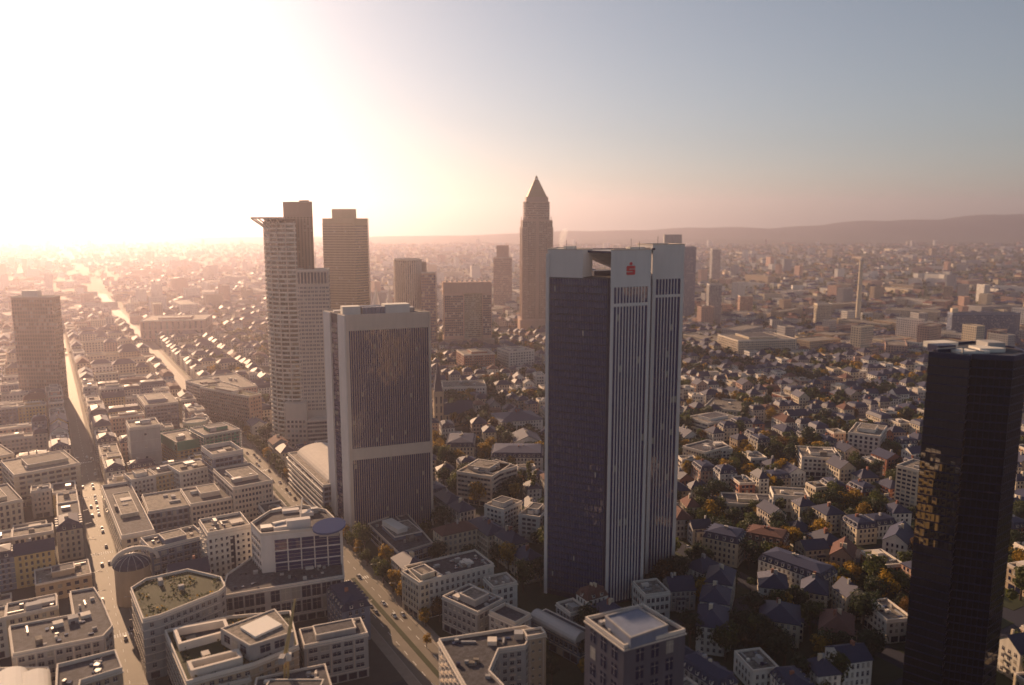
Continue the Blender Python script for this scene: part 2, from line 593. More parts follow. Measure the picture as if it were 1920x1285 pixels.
def relief(root, p, z0, h, fl, bay, wall):
    # pilasters, floor bands or balconies on the sides one can see
    style = random.choice(['pilaster', 'band', 'balcony', 'none', 'band'])
    if style == 'none':
        return
    mb = MB()
    nz = max(1, int(round((h - z0) / fl)))
    dz = (h - z0) / nz
    for i in range(len(p)):
        a, b = Vector(p[i]), Vector(p[(i + 1) % len(p)])
        ln = (b - a).length
        e = (b - a) / ln
        if ((a + b) / 2).dot(Vector((e.y, -e.x))) > 0 or ln < 6:
            continue
        nx = int((ln - 1.0) / bay)
        mrg = (ln - nx * bay) / 2
        if style == 'pilaster':
            for k in range(0, nx + 1, 2):
                s = mrg + k * bay
                merge(mb, slab_on_edge(a, b, s - .22, s + .22, z0, h - .6, .3))
        elif style == 'band':
            for k in range(1, nz):
                merge(mb, slab_on_edge(a, b, .05, ln - .05, z0 + k * dz - .18, z0 + k * dz + .12, .22))
        else:
            for j in range(1, nx, random.choice([2, 3])):
                s = mrg + (j + .5) * bay
                for k in range(nz):
                    z = z0 + k * dz - .1
                    merge(mb, slab_on_edge(a, b, s - bay * .45, s + bay * .45, z, z + .2, 1.2))
                    merge(mb, slab_on_edge(a, b, s - bay * .45, s + bay * .45, z + .2, z + 1.05, 1.2, -1.12))
    if mb.f:
        o = part({'pilaster': 'pilasters', 'band': 'floor_bands', 'balcony': 'balconies'}[style], mb, M[random.choice(['coping', wall, 'stone'])], root)
        o['kind'] = 'stuff'
def lowrise(name, label, cat, p, h, wall='white', fl=3.5, bay=3.0, fx=0.5, fz=0.5, deck='deck', clutter=3, par=1.0, sill=True, base=1.5, blind=0.14, edges=None, group=None, hero=True, glassm=None, z0=0.0, top=0.6):
    p = ccw(p)
    c = cen(p)
    root = thing(name, label, cat, (c[0], c[1], z0), group)
    part('wall', MB().prism(p, z0, h, top=False), M[wall], root)
    if h - z0 > 11:
        part('cornice', MB().ring(inset(p, -.38), .6, h - .75, h - .28), M['coping'], root)
        part('string_course', MB().ring(inset(p, -.14), .3, z0 + 4.15, z0 + 4.45), M['coping'], root)
        windows_on(root, p, z0 + .3, z0 + 3.9, 3.6, 4.4, .82, .82, sill=False, blind=.1, name='shopfront')
        base = max(base, 4.7)
        if fx < .8:
            relief(root, p, z0 + base, h - top, fl, bay, wall)
    windows_on(root, p, z0 + base, h - top, fl, bay, fx, fz, mats=[glassm or M['glass'], M['blind'], M['coping']], sill=sill, blind=blind, edges=edges, single=True)
    flat_top(root, p, h, wall, deck, par, clutter)
    if hero:
        HERO.append(p)
    return root
def hip_roof(p, h, rise, ov=0.5):
    """p rectangle ccw -> hipped roof"""
    q = inset(p, -ov)
    a, b, c, d = (Vector(k) for k in q)
    if (b - a).length < (c - b).length:
        a, b, c, d = b, c, d, a
    e = (b - a).normalized()
    w = (c - b).length / 2
    m0, m1 = (a + d) / 2 + e * w * .9, (b + c) / 2 - e * w * .9
    z1 = h + rise
    mb = MB()
    A, B, C_, E = ((*k, h) for k in (a, b, c, d))
    r0, r1 = (*m0, z1), (*m1, z1)
    mb.poly([A, B, r1, r0]); mb.poly([C_, E, r0, r1]); mb.poly([B, C_, r1]); mb.poly([E, A, r0])
    mb.prism([A[:2], B[:2], C_[:2], E[:2]], h - .35, h, top=False, bot=True)
    return mb, m0, m1
def gable_roof(p, h, rise, ov=0.45, mw=None):
    a, b, c, d = (Vector(k) for k in p)
    if (b - a).length < (c - b).length:
        a, b, c, d = b, c, d, a
    e = (b - a).normalized()
    f = (d - a).normalized()
    w = (d - a).length / 2
    s = rise / w
    mb = MB()
    m0, m1 = (a + d) / 2, (b + c) / 2
    t = 0.3
    for (u, v, sg) in ((a, b, -1), (c, d, 1)):
        lo0, lo1 = u + f * sg * ov, v + f * sg * ov
        e0 = -e if sg < 0 else e
        lo0, lo1 = lo0 + e0 * ov, lo1 - e0 * ov
        k0, k1 = (m0, m1) if sg < 0 else (m1, m0)
        k0, k1 = k0 + e0 * ov, k1 - e0 * ov
        zl, zh = h - s * ov, h + rise
        mb.poly([(*lo0, zl + t), (*lo1, zl + t), (*k1, zh + t), (*k0, zh + t)])
        mb.poly([(*lo1, zl), (*lo0, zl), (*k0, zh), (*k1, zh)])
        mb.poly([(*lo0, zl), (*lo1, zl), (*lo1, zl + t), (*lo0, zl + t)])
        mb.poly([(*lo0, zl), (*lo0, zl + t), (*k0, zh + t), (*k0, zh)])
        mb.poly([(*lo1, zl + t), (*lo1, zl), (*k1, zh), (*k1, zh + t)])
    gb = MB()
    gb.poly([(*d, h), (*a, h), (*m0, h + rise)])
    gb.poly([(*b, h), (*c, h), (*m1, h + rise)])
    return mb, gb, m0, m1
DORM = {}
def dormer_mesh(mat):
    if mat not in DORM:
        mb = MB()
        mb.prism([(-.75, -1.0), (.75, -1.0), (.75, 1.4), (-.75, 1.4)], 0, 1.7, 0)
        mb.prism([(-.95, -1.25), (.95, -1.25), (.95, 1.4), (-.95, 1.4)], 1.7, 1.95, 1, bot=True)
        mb.poly([(-.5, -1.04, .35), (.5, -1.04, .35), (.5, -1.04, 1.5), (-.5, -1.04, 1.5)], 2)
        DORM[mat] = mb.mesh('dormer', [M['white'], M[mat], M['glass']])
    return DORM[mat]
def house(name, label, cat, p, h, wall, roof, roofm, rise=4.0, fl=3.2, bay=2.7, fx=0.42, fz=0.55, group=None, dormers=True, chim=1, rng=random, hero=False, sill=True):
    p = ccw(p)
    c = cen(p)
    root = thing(name, label, cat, (c[0], c[1], 0), group)
    wmb = MB().prism(p, 0, h, top=False)
    a, b, c2, d = p
    if math.dist(a, b) < math.dist(b, c2):
        lp = [b, c2, d, a]
    else:
        lp = list(p)
    ang = math.atan2(lp[1][1] - lp[0][1], lp[1][0] - lp[0][0])
    if roof == 'hip':
        rmb, m0, m1 = hip_roof(p, h, rise)
        part('wall', wmb, M[wall], root)
        rf = part('roof', rmb, M[roofm], root)
        zc = h + rise * .55
    elif roof == 'gable':
        rmb, gb, m0, m1 = gable_roof(p, h, rise)
        for f in gb.f:
            wmb.poly([gb.v[i] for i in f])
        part('wall', wmb, M[wall], root)
        rf = part('roof', rmb, M[roofm], root)
        zc = h + rise * .6
    elif roof == 'mansard':
        part('wall', wmb, M[wall], root)
        q0, q1 = inset(p, -.3), inset(p, 1.5)
        mb = MB().frustum(q0, h, q1, h + 3.2, top=False)
        hp, m0, m1 = hip_roof(q1, h + 3.2, max(.9, rise - 3), 0.1)
        i0 = len(mb.v)
        mb.v += hp.v
        mb.f += [tuple(k + i0 for k in f) for f in hp.f]
        mb.m += hp.m
        mb.prism(q0, h - .3, h - 0.002, top=False, bot=True)
        rf = part('roof', mb, M[roofm], root)
        zc = h + 3.4
        if dormers:
            for i in range(4):
                A, B = Vector(p[i]), Vector(p[(i + 1) % 4])
                ln = (B - A).length
                k = int((ln - 3) / 3.6)
                if k < 1:
                    continue
                e = (B - A) / ln
                n = Vector((e.y, -e.x))
                if n.y > 0.6:
                    continue
                for j in range(k):
                    s = (j + .5) * (ln - 3) / k + 1.5
                    q = A + e * s - n * 0.75
                    o = link('dormer', dormer_mesh(roofm), rf, (q.x - WORG[root.name][0], q.y - WORG[root.name][1], h + .45), math.atan2(e.y, e.x))
    windows_on(root, p, 0.9, h - .3, fl, bay, fx, fz, sill=sill)
    relief(root, p, .9, h - .3, fl, bay, wall)
    if roof in ('hip', 'gable') and rng.random() < .5:
        A, B = Vector(lp[0]), Vector(lp[1])
        e = (B - A).normalized()
        n = Vector((e.y, -e.x))
        s0, w_, d_ = (B - A).length * rng.uniform(.1, .5), rng.uniform(3.2, 5.5), rng.uniform(1.6, 2.6)
        q = ccw([tuple(A + e * s0 - n * .05), tuple(A + e * (s0 + w_) - n * .05), tuple(A + e * (s0 + w_) + n * d_), tuple(A + e * s0 + n * d_)])
        hb_ = h * rng.uniform(.55, .95)
        bw = part('bay_wing', MB().prism(q, 0, hb_), M[wall], root)
        part('bay_roof', MB().prism(inset(q, -.25), hb_ + .003, hb_ + .35, bot=True), M[roofm], bw)
        mbw = MB()
        for i in range(4):
            ll = math.dist(q[i], q[(i + 1) % 4])
            edge_panes(mbw, q[i], q[(i + 1) % 4], .8, hb_ - .3, max(1, int(ll / 1.7)), max(1, int(hb_ / 3.2)), .5, .55, .08, .01, .1)
        part('bay_windows', mbw, [M['glass'], M['blind']], bw)['kind'] = 'stuff'
    for i in range(chim):
        t = rng.uniform(.15, .85)
        q = Vector(m0) * (1 - t) + Vector(m1) * t
        off = rng.uniform(-1.2, 1.2)
        q += Vector((-math.sin(ang), math.cos(ang))) * off
        small_box('chimney', M[rng.choice(['brick', 'cream', 'grey'])], rf, q.x, q.y, zc - 1.0, rng.uniform(.8, 1.2), rng.uniform(1.0, 2.2), rise * .45 + 2.6 if roof != 'mansard' else 3.4, ang)
    if hero:
        HERO.append(p)
    return root

# ------------------------------------------------------------------ the setting: ground, hills, roads
g = MB()
g.poly([(-9000, -3000, 0), (9000, -3000, 0), (9000, 9200, 0), (-9000, 9200, 0)])
setting('ground', g, M['asphalt'])
g = MB()
for (x0, y0, x1, y1) in ((-9000, 1500, 9000, 9190),):
    g.poly([(x0, y0, .004), (x1, y0, .004), (x1, y1, .004), (x0, y1, .004)])
setting('land', g, M['land'])
def hill_mesh():
    mb = MB()
    xs = np.linspace(-8800, 8800, 260)
    ys = np.linspace(5600, 9100, 36)
    def hz(x, y):
        ridge = math.exp(-((y - 8200) / 900.0) ** 2)
        amp = 25 + 185 / (1 + math.exp(-(x - 1300) / 900.0)) + 40 / (1 + math.exp(-(x - 4300) / 300.0))
        amp *= 0.86 + .14 * math.sin(x / 720. + 1.3) + .07 * math.sin(x / 250.) + .035 * math.sin(x / 95. + y / 300.)
        low = 40 * math.exp(-((y - 6700) / 420.0) ** 2) * (0.5 + .5 * math.sin(x / 900. + .4)) / (1 + math.exp(-(x - 300) / 500.))
        return amp * ridge + low - 1.5
    idx = {}
    for i, x in enumerate(xs):
        for j, y in enumerate(ys):
            idx[i, j] = len(mb.v)
            mb.v.append((x, y, hz(x, y)))
    for i in range(len(xs) - 1):
        for j in range(len(ys) - 1):
            mb.f.append((idx[i, j], idx[i + 1, j], idx[i + 1, j + 1], idx[i, j + 1]))
            mb.m.append(0)
    return mb
ho = setting('hills', hill_mesh(), M['hill'])
for p_ in ho.data.polygons:
    p_.use_smooth = True
def strip(a0, a1, b0, b1, z, mb):
    mb.poly([(*ab(a0, b0), z), (*ab(a1, b0), z), (*ab(a1, b1), z), (*ab(a0, b1), z)])
ROADS = []
def road(name, ac, half, pave, b0, b1, mat):
    mb = MB()
    strip(ac - half, ac + half, b0, b1, .008, mb)
    setting(name, mb, M[mat])
    for s in (-1, 1):
        mb = MB()
        i, o = ac + s * half, ac + s * (half + pave)
        lo, hi = min(i + s * .3, o), max(i + s * .3, o)
        mb.prism(ccw([ab(lo, b0), ab(hi, b0), ab(hi, b1), ab(lo, b1)]), 0, .15)
        pv = setting('pavement', mb, M['paving'])
        mb = MB()
        lo, hi = min(i, i + s * .3), max(i, i + s * .3)
        mb.prism(ccw([ab(lo, b0), ab(hi, b0), ab(hi, b1), ab(lo, b1)]), 0, .16)
        setting('kerb', mb, M['kerb'])
    ROADS.append((ac, half + pave))
road('avenue', 0.0, 9.5, 5.0, -160, 2000, 'avenue')
road('street', -118.6, 6.5, 3.0, -170, 1100, 'avenue')
# painted lane lines of the avenue and the street
mb = MB()
b = -150.0
while b < 700:
    for a in (-5.2, 5.2):
        mb.poly([(*ab(a - .12, b), .013), (*ab(a + .12, b), .013), (*ab(a + .12, b + 4), .013), (*ab(a - .12, b + 4), .013)])
    mb.poly([(*ab(-118.72, b), .013), (*ab(-118.48, b), .013), (*ab(-118.48, b + 3), .013), (*ab(-118.72, b + 3), .013)])
    b += 10
setting('road_markings', mb, M['paint'])
for (b0, b1) in ((-150, -20), (0, 190), (215, 420)):
    mb = MB().prism(ccw([ab(-1.2, b0), ab(1.2, b0), ab(1.2, b1), ab(-1.2, b1)]), 0, .16)
    setting('median_strip', mb, M['garden'])

# ------------------------------------------------------------------ tower 1: three pillars, dark glass, red emblem
A1, B1, B2, R1, C1, C2, C3, A3, A2 = (18, 406), (48.5, 391), (69.5, 400), (72, 413), (75.5, 429), (94, 437), (89, 460), (42, 462), (22.5, 432)
TOP = 185.0
ZB = ZY(1100, 521, 400)                     # roof of the glass body
body = [A1, B1, B2, R1, C1, C2, C3, A3, A2]
t1 = thing('office_tower', 'dark glass tower with three pale concrete pillars and a red emblem on top', 'tower', (50, 425, 0))
HERO.append([A1, B1, B2, C2, C3, A3, A2])
part('wall', MB().prism(body, 0, ZB), M['dark'], t1)
def vlen(a, b):
    return math.dist(a, b)
# left facade: panes and many thin mullions
L1 = vlen(A1, B1)
mb = MB()
e = (Vector(B1) - Vector(A1)).normalized()
q0, q1 = Vector(A1) + e * 1.3, Vector(B1) - e * 1.6
edge_panes(mb, q0, q1, 3, ZB - .4, 36, 46, .9, .74, .12, .045, .002, False)
part('pane_field', mb, [M['tglass'], M['blind']], t1)['kind'] = 'stuff'
for i in range(37):
    s = 1.3 + (L1 - 2.9) * i / 36
    part('mullion', slab_on_edge(A1, B1, s - .05, s + .05, 2.5, ZB - .3, .26), M['metal'], t1)
part('pillar', slab_on_edge(A1, B1, -.5, 1.2, 0, TOP - 2, .8), M['concrete'], t1)
# crown blocks
blkA = ccw([A1, tuple(Vector(A1) + e * L1 * .56), tuple(Vector(A1) + e * L1 * .56 + Vector((6, 11))), (24, 428)])
tb = part('crown_block', MB().prism(blkA, ZB + .003, TOP), M['concrete'], t1)
part('coping', MB().ring(inset(blkA, -.15), .5, TOP - .002, TOP + .5), M['stone'], tb)
f = (Vector(B2) - Vector(B1)).normalized()
fn = Vector((-f.y, f.x))
z_b1, z_b2, z_b3 = ZY(1180, 538, 396), ZY(1180, 568, 396), ZY(1180, 574, 396)
blkB = ccw([B1, B2, (B2[0] + 2, B2[1] + 11), (B1[0] + 3, B1[1] + 12)])
def pillar_front(P0, P1, blk, zt0, zt1, zt2, top, nwin, pier, gap=None):
    ln = vlen(P0, P1)
    blk = inset(blk, -.08)
    cb = part('crown_block', MB().prism(blk, zt0, top), M['concrete'], t1)
    part('coping', MB().ring(inset(blk, -.15), .5, top - .002, top + .5), M['stone'], cb)
    part('shaft', MB().prism(blk, 0, zt0 - .003), M['dark'], t1)
    for s0, s1 in ((-.02, pier), (ln - pier, ln + .02)):
        part('pillar', slab_on_edge(P0, P1, s0, s1, 0, zt0 - .004, .55), M['concrete'], t1)
    part('spandrel_band', slab_on_edge(P0, P1, pier, ln - pier, zt2, zt1, .5), M['concrete'], t1)
    u0, u1 = Vector(P0) + (Vector(P1) - Vector(P0)) / ln * pier, Vector(P1) - (Vector(P1) - Vector(P0)) / ln * pier
    mb = MB()
    edge_panes(mb, u0, u1, 2, zt2, nwin, 42, .98, .93, .17, .006, .012, False)
    edge_panes(mb, u0, u1, zt1, zt0 - .2, nwin, 2, .98, .96, .17, .006, 0, False)
    part('pane_field', mb, [M['tglass'], M['blind']], t1)['kind'] = 'stuff'
    for i in range(1, nwin):
        s = pier + (ln - 2 * pier) * i / nwin
        part('mullion', slab_on_edge(P0, P1, s - .34, s + .34, 1.5, zt2 - .003, .38), M['concrete'], t1)
        part('mullion', slab_on_edge(P0, P1, s - .30, s + .30, zt1 + .003, zt0 - .005, .38), M['concrete'], t1)
pillar_front(B1, B2, blkB, z_b1, z_b2, z_b3, TOP, 11, 1.7)
g_ = (Vector(C2) - Vector(C1)).normalized()
gn = Vector((-g_.y, g_.x))
z_c1, z_c2, z_c3 = ZY(1255, 523, 434), ZY(1255, 552, 434), ZY(1255, 557, 434)
blkC = ccw([C1, C2, tuple(Vector(C2) + gn * 16), tuple(Vector(C1) + gn * 15)])
pillar_front(C1, C2, blkC, z_c1, z_c2, z_c3, TOP + 1.5, 8, 2.2)
# inverted pyramid hung between the three crowns, with its lattice
apex = (58, 424, ZB + 1.5)
ta, tb_, tc_ = (36, 405, TOP - .8), (52, 397, TOP - 1.2), (78, 432, TOP - .5)
tw = (30, 423, TOP - .8)
mb = MB()
ring_ = [ta, tb_, tc_, tw]
for i in range(4):
    a_, b_ = ring_[i], ring_[(i + 1) % 4]
    mb.poly([a_, apex, b_])
mb.poly([(*q[:2], q[2] + .02) for q in ring_])
pyr = part('hanging_pyramid', mb, M['metal'], t1)
for i in range(4):
    a_, b_ = Vector(ring_[i]), Vector(ring_[(i + 1) % 4])
    ap = Vector(apex)
    nrm = (a_ - ap).cross(b_ - ap).normalized()
    if nrm.z > 0:
        nrm = -nrm
    mb = MB()
    for k in range(13):
        q = a_.lerp(b_, k / 12)
        mb.bar(q + nrm * .12, q.lerp(ap, .96) + nrm * .12, .1)
    for k in range(1, 8):
        mb.bar(a_.lerp(ap, k / 8) + nrm * .14, b_.lerp(ap, k / 8) + nrm * .14, .08)
    part('lattice', mb, M['concrete'], pyr)
mb = MB()
for i in range(4):
    mb.bar(ring_[i], ring_[(i + 1) % 4], .55)
part('rim_beam', mb, M['dark'], t1)
rf = part('roof', MB().prism(inset([A1, B1, B2, C1, C3, A3, A2], 1.2), ZB + .004, ZB + .35), M['deckdark'], t1)
for (x, y, w, d, h, r) in ((56, 405, 9, 5, 3.2, .3), (47, 414, 12, 6, 2.4, .3), (66, 420, 8, 9, 3.5, .4), (40, 430, 9, 6, 2.2, .2)):
    small_box('plant_box', M['dark'], rf, x, y, ZB + .36, w, d, h, r)
for (x, y, h) in ((28, 412, 4.5), (33, 413, 3.6), (60, 404, 5.5), (64.5, 406, 4.2), (80, 440, 6)):
    part('antenna', MB().bar((x, y, TOP), (x, y, TOP + h), .09), M['dark'], t1)
part('roof_hut', MB().prism(box_poly(30, 414, 6, 3, -.4), TOP, TOP + 1.6), M['white'], t1)
part('roof_hut', MB().prism(box_poly(63, 409, 9, 4, .4), TOP, TOP + 1.3), M['white'], t1)
# red emblem: a dot over a squared S
def emblem():
    ec = Vector(B1) + f * (vlen(B1, B2) * .49)
    zc = ZY(1187, 507.5, 394)
    nrm = Vector((f.y, -f.x))
    k = 4.9 / 18.0                         # metres per photo pixel on that wall
    def W(x, z, o):
        q = ec + f * (x * k) + nrm * o
        return (q.x, q.y, zc + z * k)
    def extr(out):
        mb = MB()
        n = len(out)
        mb.poly([W(x, z, .35) for x, z in out])
        for i in range(n):
            a_, b_ = out[i], out[(i + 1) % n]
            mb.poly([W(*a_, -.02), W(*b_, -.02), W(*b_, .35), W(*a_, .35)])
        return mb
    r = 2.6
    def arc(cx, cz, a0, a1):
        return [(cx + r * math.cos(R(a0 + (a1 - a0) * i / 6)), cz + r * math.sin(R(a0 + (a1 - a0) * i / 6))) for i in range(7)]
    X, Z = 9.0, 8.2
    out = ([(-X, -4.2), (-X, -Z + r)][1:] + arc(-X + r, -Z + r, 180, 270) + arc(X - r, -Z + r, 270, 360) +
           [(X, 1.2), (X, 1.6), (-4.0, 1.6), (-4.0, 3.0), (X, 3.0)] + arc(X - r, Z - r, 0, 90) + arc(-X + r, Z - r, 90, 180) +
           [(-X, -1.7), (4.2, -1.7), (4.2, -3.1), (-X, -3.1)])
    em = part('emblem', extr(out), M['red'], t1)
    em['label'] = 'red squared letter S emblem below a round dot'
    dot = [(3.0 * math.cos(R(i * 20)), 12.0 + 3.0 * math.sin(R(i * 20))) for i in range(18)]
    part('emblem_dot', extr(dot), M['red'], t1)
emblem()

# ------------------------------------------------------------------ tower 2: ribbed slab tower
F0, F1, F3 = (-102, 484), (-52, 503), (-121, 510)
F2 = (F1[0] + F3[0] - F0[0], F1[1] + F3[1] - F0[1])
fb = [F0, F1, F2, F3]
FH = ZY(730, 590, 490)
t2 = thing('office_tower', 'broad slab tower with close vertical ribs and a pale band low on its face', 'tower', (-85, 505, 0))
HERO.append(fb)
part('wall', MB().prism(inset(fb, .3), 0, FH - .5), M['dark'], t2)
fl = vlen(F0, F1)
zt, zm1, zm0 = ZY(730, 618, 492), ZY(730, 836, 492), ZY(730, 857, 492)
mb = MB()
edge_panes(mb, F0, F1, 2, zm0, 38, 16, .98, .9, -.15, .008, .006, False)
edge_panes(mb, F0, F1, zm1, zt, 38, 25, .98, .9, -.15, .008, .006, False)
part('pane_field', mb, [M['rglass'], M['blind']], t2)['kind'] = 'stuff'
for i in range(1, 38):
    s = fl * i / 38
    if 1.6 < s < fl - 1.2:
        part('mullion', slab_on_edge(F0, F1, s - .11, s + .11, 1.5, FH - .4, .3, .3), M['stone'], t2)
part('facade_band', slab_on_edge(F0, F1, 1.9, fl - 1.3, zt, FH - .3, .1, .3), M['stone'], t2)
part('facade_band', slab_on_edge(F0, F1, 1.9, fl - 1.3, zm0, zm1, .55, .3), M['stone'], t2)
part('pillar', slab_on_edge(F0, F1, 0, 1.8, 0, FH, .5, .3), M['stone'], t2)
part('pillar', slab_on_edge(F0, F1, fl - 1.2, fl, 0, FH, .5, .3), M['stone'], t2)
sl = vlen(F3, F0)
part('pillar', slab_on_edge(F3, F0, 0, sl * .32, 0, FH, .8, .3), M['concrete'], t2)
part('pillar', slab_on_edge(F3, F0, sl * .68, sl - .02, 0, FH, .8, .3), M['concrete'], t2)
mb = MB()
edge_panes(mb, Vector(F3).lerp(Vector(F0), .33), Vector(F3).lerp(Vector(F0), .67), 2, FH - 6, 4, 40, .92, .75, -.1, .006, .1, False)
part('pane_field', mb, [M['tglass'], M['blind']], t2)['kind'] = 'stuff'
for s_, t_ in ((F1, F2), (F2, F3)):
    mb = MB()
    edge_panes(mb, s_, t_, 2, FH - 4, 30, 40, .7, .8, .05 - .3, .006, .05, False)
    part('pane_field', mb, [M['tglass'], M['blind']], t2)['kind'] = 'stuff'
rf = part('roof', MB().prism(inset(fb, .5), FH - .5, FH - .1), M['deck'], t2)
part('parapet', MB().ring(fb, .6, FH - .3, FH + .4), M['stone'], t2)
ca, sa = math.cos(math.atan2(19, 50)), math.sin(math.atan2(19, 50))
fang = math.atan2(19, 50)
def onF(s, d):                               # metres along the front edge, metres back from it
    sd = Vector((F3[0] - F0[0], F3[1] - F0[1])).normalized()
    q = Vector(F0) + Vector((ca, sa)) * s + sd * d
    return q.x, q.y
for (s, d, w, dd, h, m) in ((7, 9, 11, 9, 5.0, 'white'), (36, 10, 16, 10, 5.4, 'white'), (46.5, 13, 5, 7, 2.6, 'metal'), (4, 20, 6, 6, 1.5, 'metal')):
    x, y = onF(s, d)
    small_box('plant_room', M[m], rf, x, y, FH - .1, w, dd, h, fang)
for i in range(9):
    x, y = onF(14.0 + i * 1.62, 7)
    small_box('cooling_fan', M['blue'], rf, x, y, FH - .1, 1.35, 5.0, 4.2, fang)
    x, y = onF(14.0 + i * 1.62, 12.5)
    small_box('cooling_fan', M['blue'], rf, x, y, FH - .1, 1.35, 4.0, 4.6, fang)
x, y = onF(46, 6)
part('antenna', MB().bar((x, y, FH), (x, y, FH + 7), .1), M['dark'], t2)

# ------------------------------------------------------------------ tower 3: round tower with a cantilevered crown
KC, KR = (-189.0, 697.0), 25.0
KT = ZY(520, 411, 690)
t3 = thing('office_tower', 'round banded tower with a flat crown rim jutting out at its top', 'tower', (KC[0], KC[1], 0))
HERO.append(box_poly(-180, 695, 64, 56, 0))
def arcp(r, a0, a1, n, c=KC):
    return [(c[0] + r * math.cos(R(a0 + (a1 - a0) * i / n)), c[1] + r * math.sin(R(a0 + (a1 - a0) * i / n))) for i in range(n + 1)]
part('wall', MB().prism(arcp(KR - .35, 108, 288, 30), 0, KT), M['kglass'], t3)
mb = MB()
pts = arcp(KR, 138, 288, 30)
for i in range(30):
    edge_panes(mb, pts[i], pts[i + 1], 12, KT - 4, 1, 48, .92, .9, -.2, .03, .16, False)
part('pane_field', mb, [M['bglass'], M['blind']], t3)['kind'] = 'stuff'
band = MB()
nb = 48
dz = (KT - 16) / nb
o_, i_ = arcp(KR + .45, 125, 289, 34), arcp(KR - .4, 125, 289, 34)
band.prism(o_ + i_[::-1], 0, 1.35, bot=True)
bme = band.mesh('floor_band', [M['coping']], (KC[0], KC[1], 0))
for k in range(nb + 1):
    link('floor_band', bme, t3, (0, 0, 11.4 + k * dz))
for k, a_ in enumerate((142, 160, 178, 196, 214, 232, 250, 268, 285)):
    q = arcp(KR + .55, a_, a_ + 1.6, 1)
    r_ = arcp(KR - .3, a_, a_ + 1.6, 1)
    part('fin', MB().prism([q[0], q[1], r_[1], r_[0]], 0, KT - 2), M['stone'], t3)
part('podium_ring', MB().prism(arcp(KR + 1.6, 135, 315, 30) + [KC], 0, 11), M['stone'], t3)
windows_on(t3, arcp(KR + 1.6, 135, 315, 30), 1, 10.5, 4.7, 2.2, .55, .7, sill=False, edges=range(30), name='podium_windows')
# crown rim: fan of ribs carrying a ring
cr_o, cr_i = arcp(KR + 10.5, 140, 265, 26), arcp(KR - 3, 140, 265, 26)
crn = part('crown_rim', MB().prism(cr_o + cr_i[::-1], KT + .2, KT + 1.6, bot=True), M['stone'], t3)
for k in range(13):
    a_ = 142 + k * 10
    q, r_ = arcp(KR + 10.0, a_, a_ + 1, 1)[0], arcp(KR, a_, a_ + 1, 1)[0]
    part('crown_rib', MB().bar((r_[0], r_[1], KT - 7), (q[0], q[1], KT + .3), .35), M['stone'], crn)
part('roof', MB().prism(arcp(KR - .6, 108, 288, 30), KT + .003, KT + .4), M['deck'], t3)
cz = ZY(558, 380, 700)
core = ccw([PY(531, 400, 700)[:2], PY(586, 400, 692)[:2], (-180.5, 722), (-203, 722)])
part('core_wall', MB().prism(core, 0, cz), M['brownstone'], t3)
part('coping', MB().ring(inset(core, -.2), .8, cz - .003, cz + .7), M['stone'], t3)
part('roof_hut', MB().prism(box_poly(-183, 712, 8, 6, .1), cz, cz + 2.2), M['brownstone'], t3)
mb = MB()
edge_panes(mb, core[0], core[1], ZY(560, 510, 695), cz - 12, 9, 26, .4, .5, .06, .004, .1)
part('windows', mb, [M['bglass'], M['blind']], t3)['kind'] = 'stuff'
# punched-window slab
sz = ZY(585, 508, 672)
s0, s1 = PY(557, 600, 673)[:2], PY(619, 600, 678)[:2]
e_ = (Vector(s1) - Vector(s0)).normalized()
n_ = Vector((-e_.y, e_.x))
slabp = ccw([s0, s1, tuple(Vector(s1) + n_ * 22), tuple(Vector(s0) + n_ * 22)])
part('slab_wing', MB().prism(slabp, 0, sz), M['stone'], t3)
mb = MB()
zlo = ZY(585, 770, 676)
ln = vlen(s0, s1)
for i in range(9):
    for d_ in (-.62, .62):
        s = ln * (i + .5) / 9 + d_
        A, B = Vector(s0) + e_ * (s - .42), Vector(s0) + e_ * (s + .42)
        edge_panes(mb, A, B, zlo, sz - 13, 1, 33, 1, .5, .06, .004, .1)
part('windows', mb, [M['glass'], M['blind']], t3)['kind'] = 'stuff'
for i in range(10):
    s = ln * (i + .5) / 10
    part('loggia_pier', slab_on_edge(s0, s1, s - .5, s + .5, sz - 11, sz - 1.5, .7), M['stone'], t3)
part('loggia_glass', slab_on_edge(s0, s1, .6, ln - .6, sz - 11, sz - 1.5, .12), M['glass'], t3)
windows_on(t3, slabp, 20, sz - 4, 3.8, 3.0, .55, .5, edges=[1], sill=False)
part('parapet', MB().ring(slabp, .6, sz - .003, sz + .8), M['coping'], t3)
part('antenna', MB().bar((s1[0] - 12, s1[1] + 6, sz), (s1[0] - 12, s1[1] + 6, sz + 16), .15), M['metal'], t3)
# stair block and banded low wing at its foot
q = ccw([PY(536, 800, 664)[:2], PY(576, 800, 664)[:2], PY(578, 800, 676)[:2], PY(538, 800, 676)[:2]])
zst = ZY(555, 757, 664)
lw = part('stair_block', MB().prism(q, 0, zst), M['stone'], t3)
windows_on(t3, q, 2, zst - 14, 4.2, 3.4, .6, .5, edges=[0], sill=False)
q2 = ccw([PY(576.5, 800, 659)[:2], PY(640, 800, 666)[:2], (-130, 690), (-168, 690)])
zw = ZY(600, 787, 662)
part('low_wing', MB().prism(q2, 0, zw), M['stone'], t3)
mb = MB()
edge_panes(mb, q2[0], q2[1], 2, zw - 1, 14, 8, .94, .55, .06, .004, .1)
part('windows', mb, [M['glass'], M['blind']], t3)['kind'] = 'stuff'

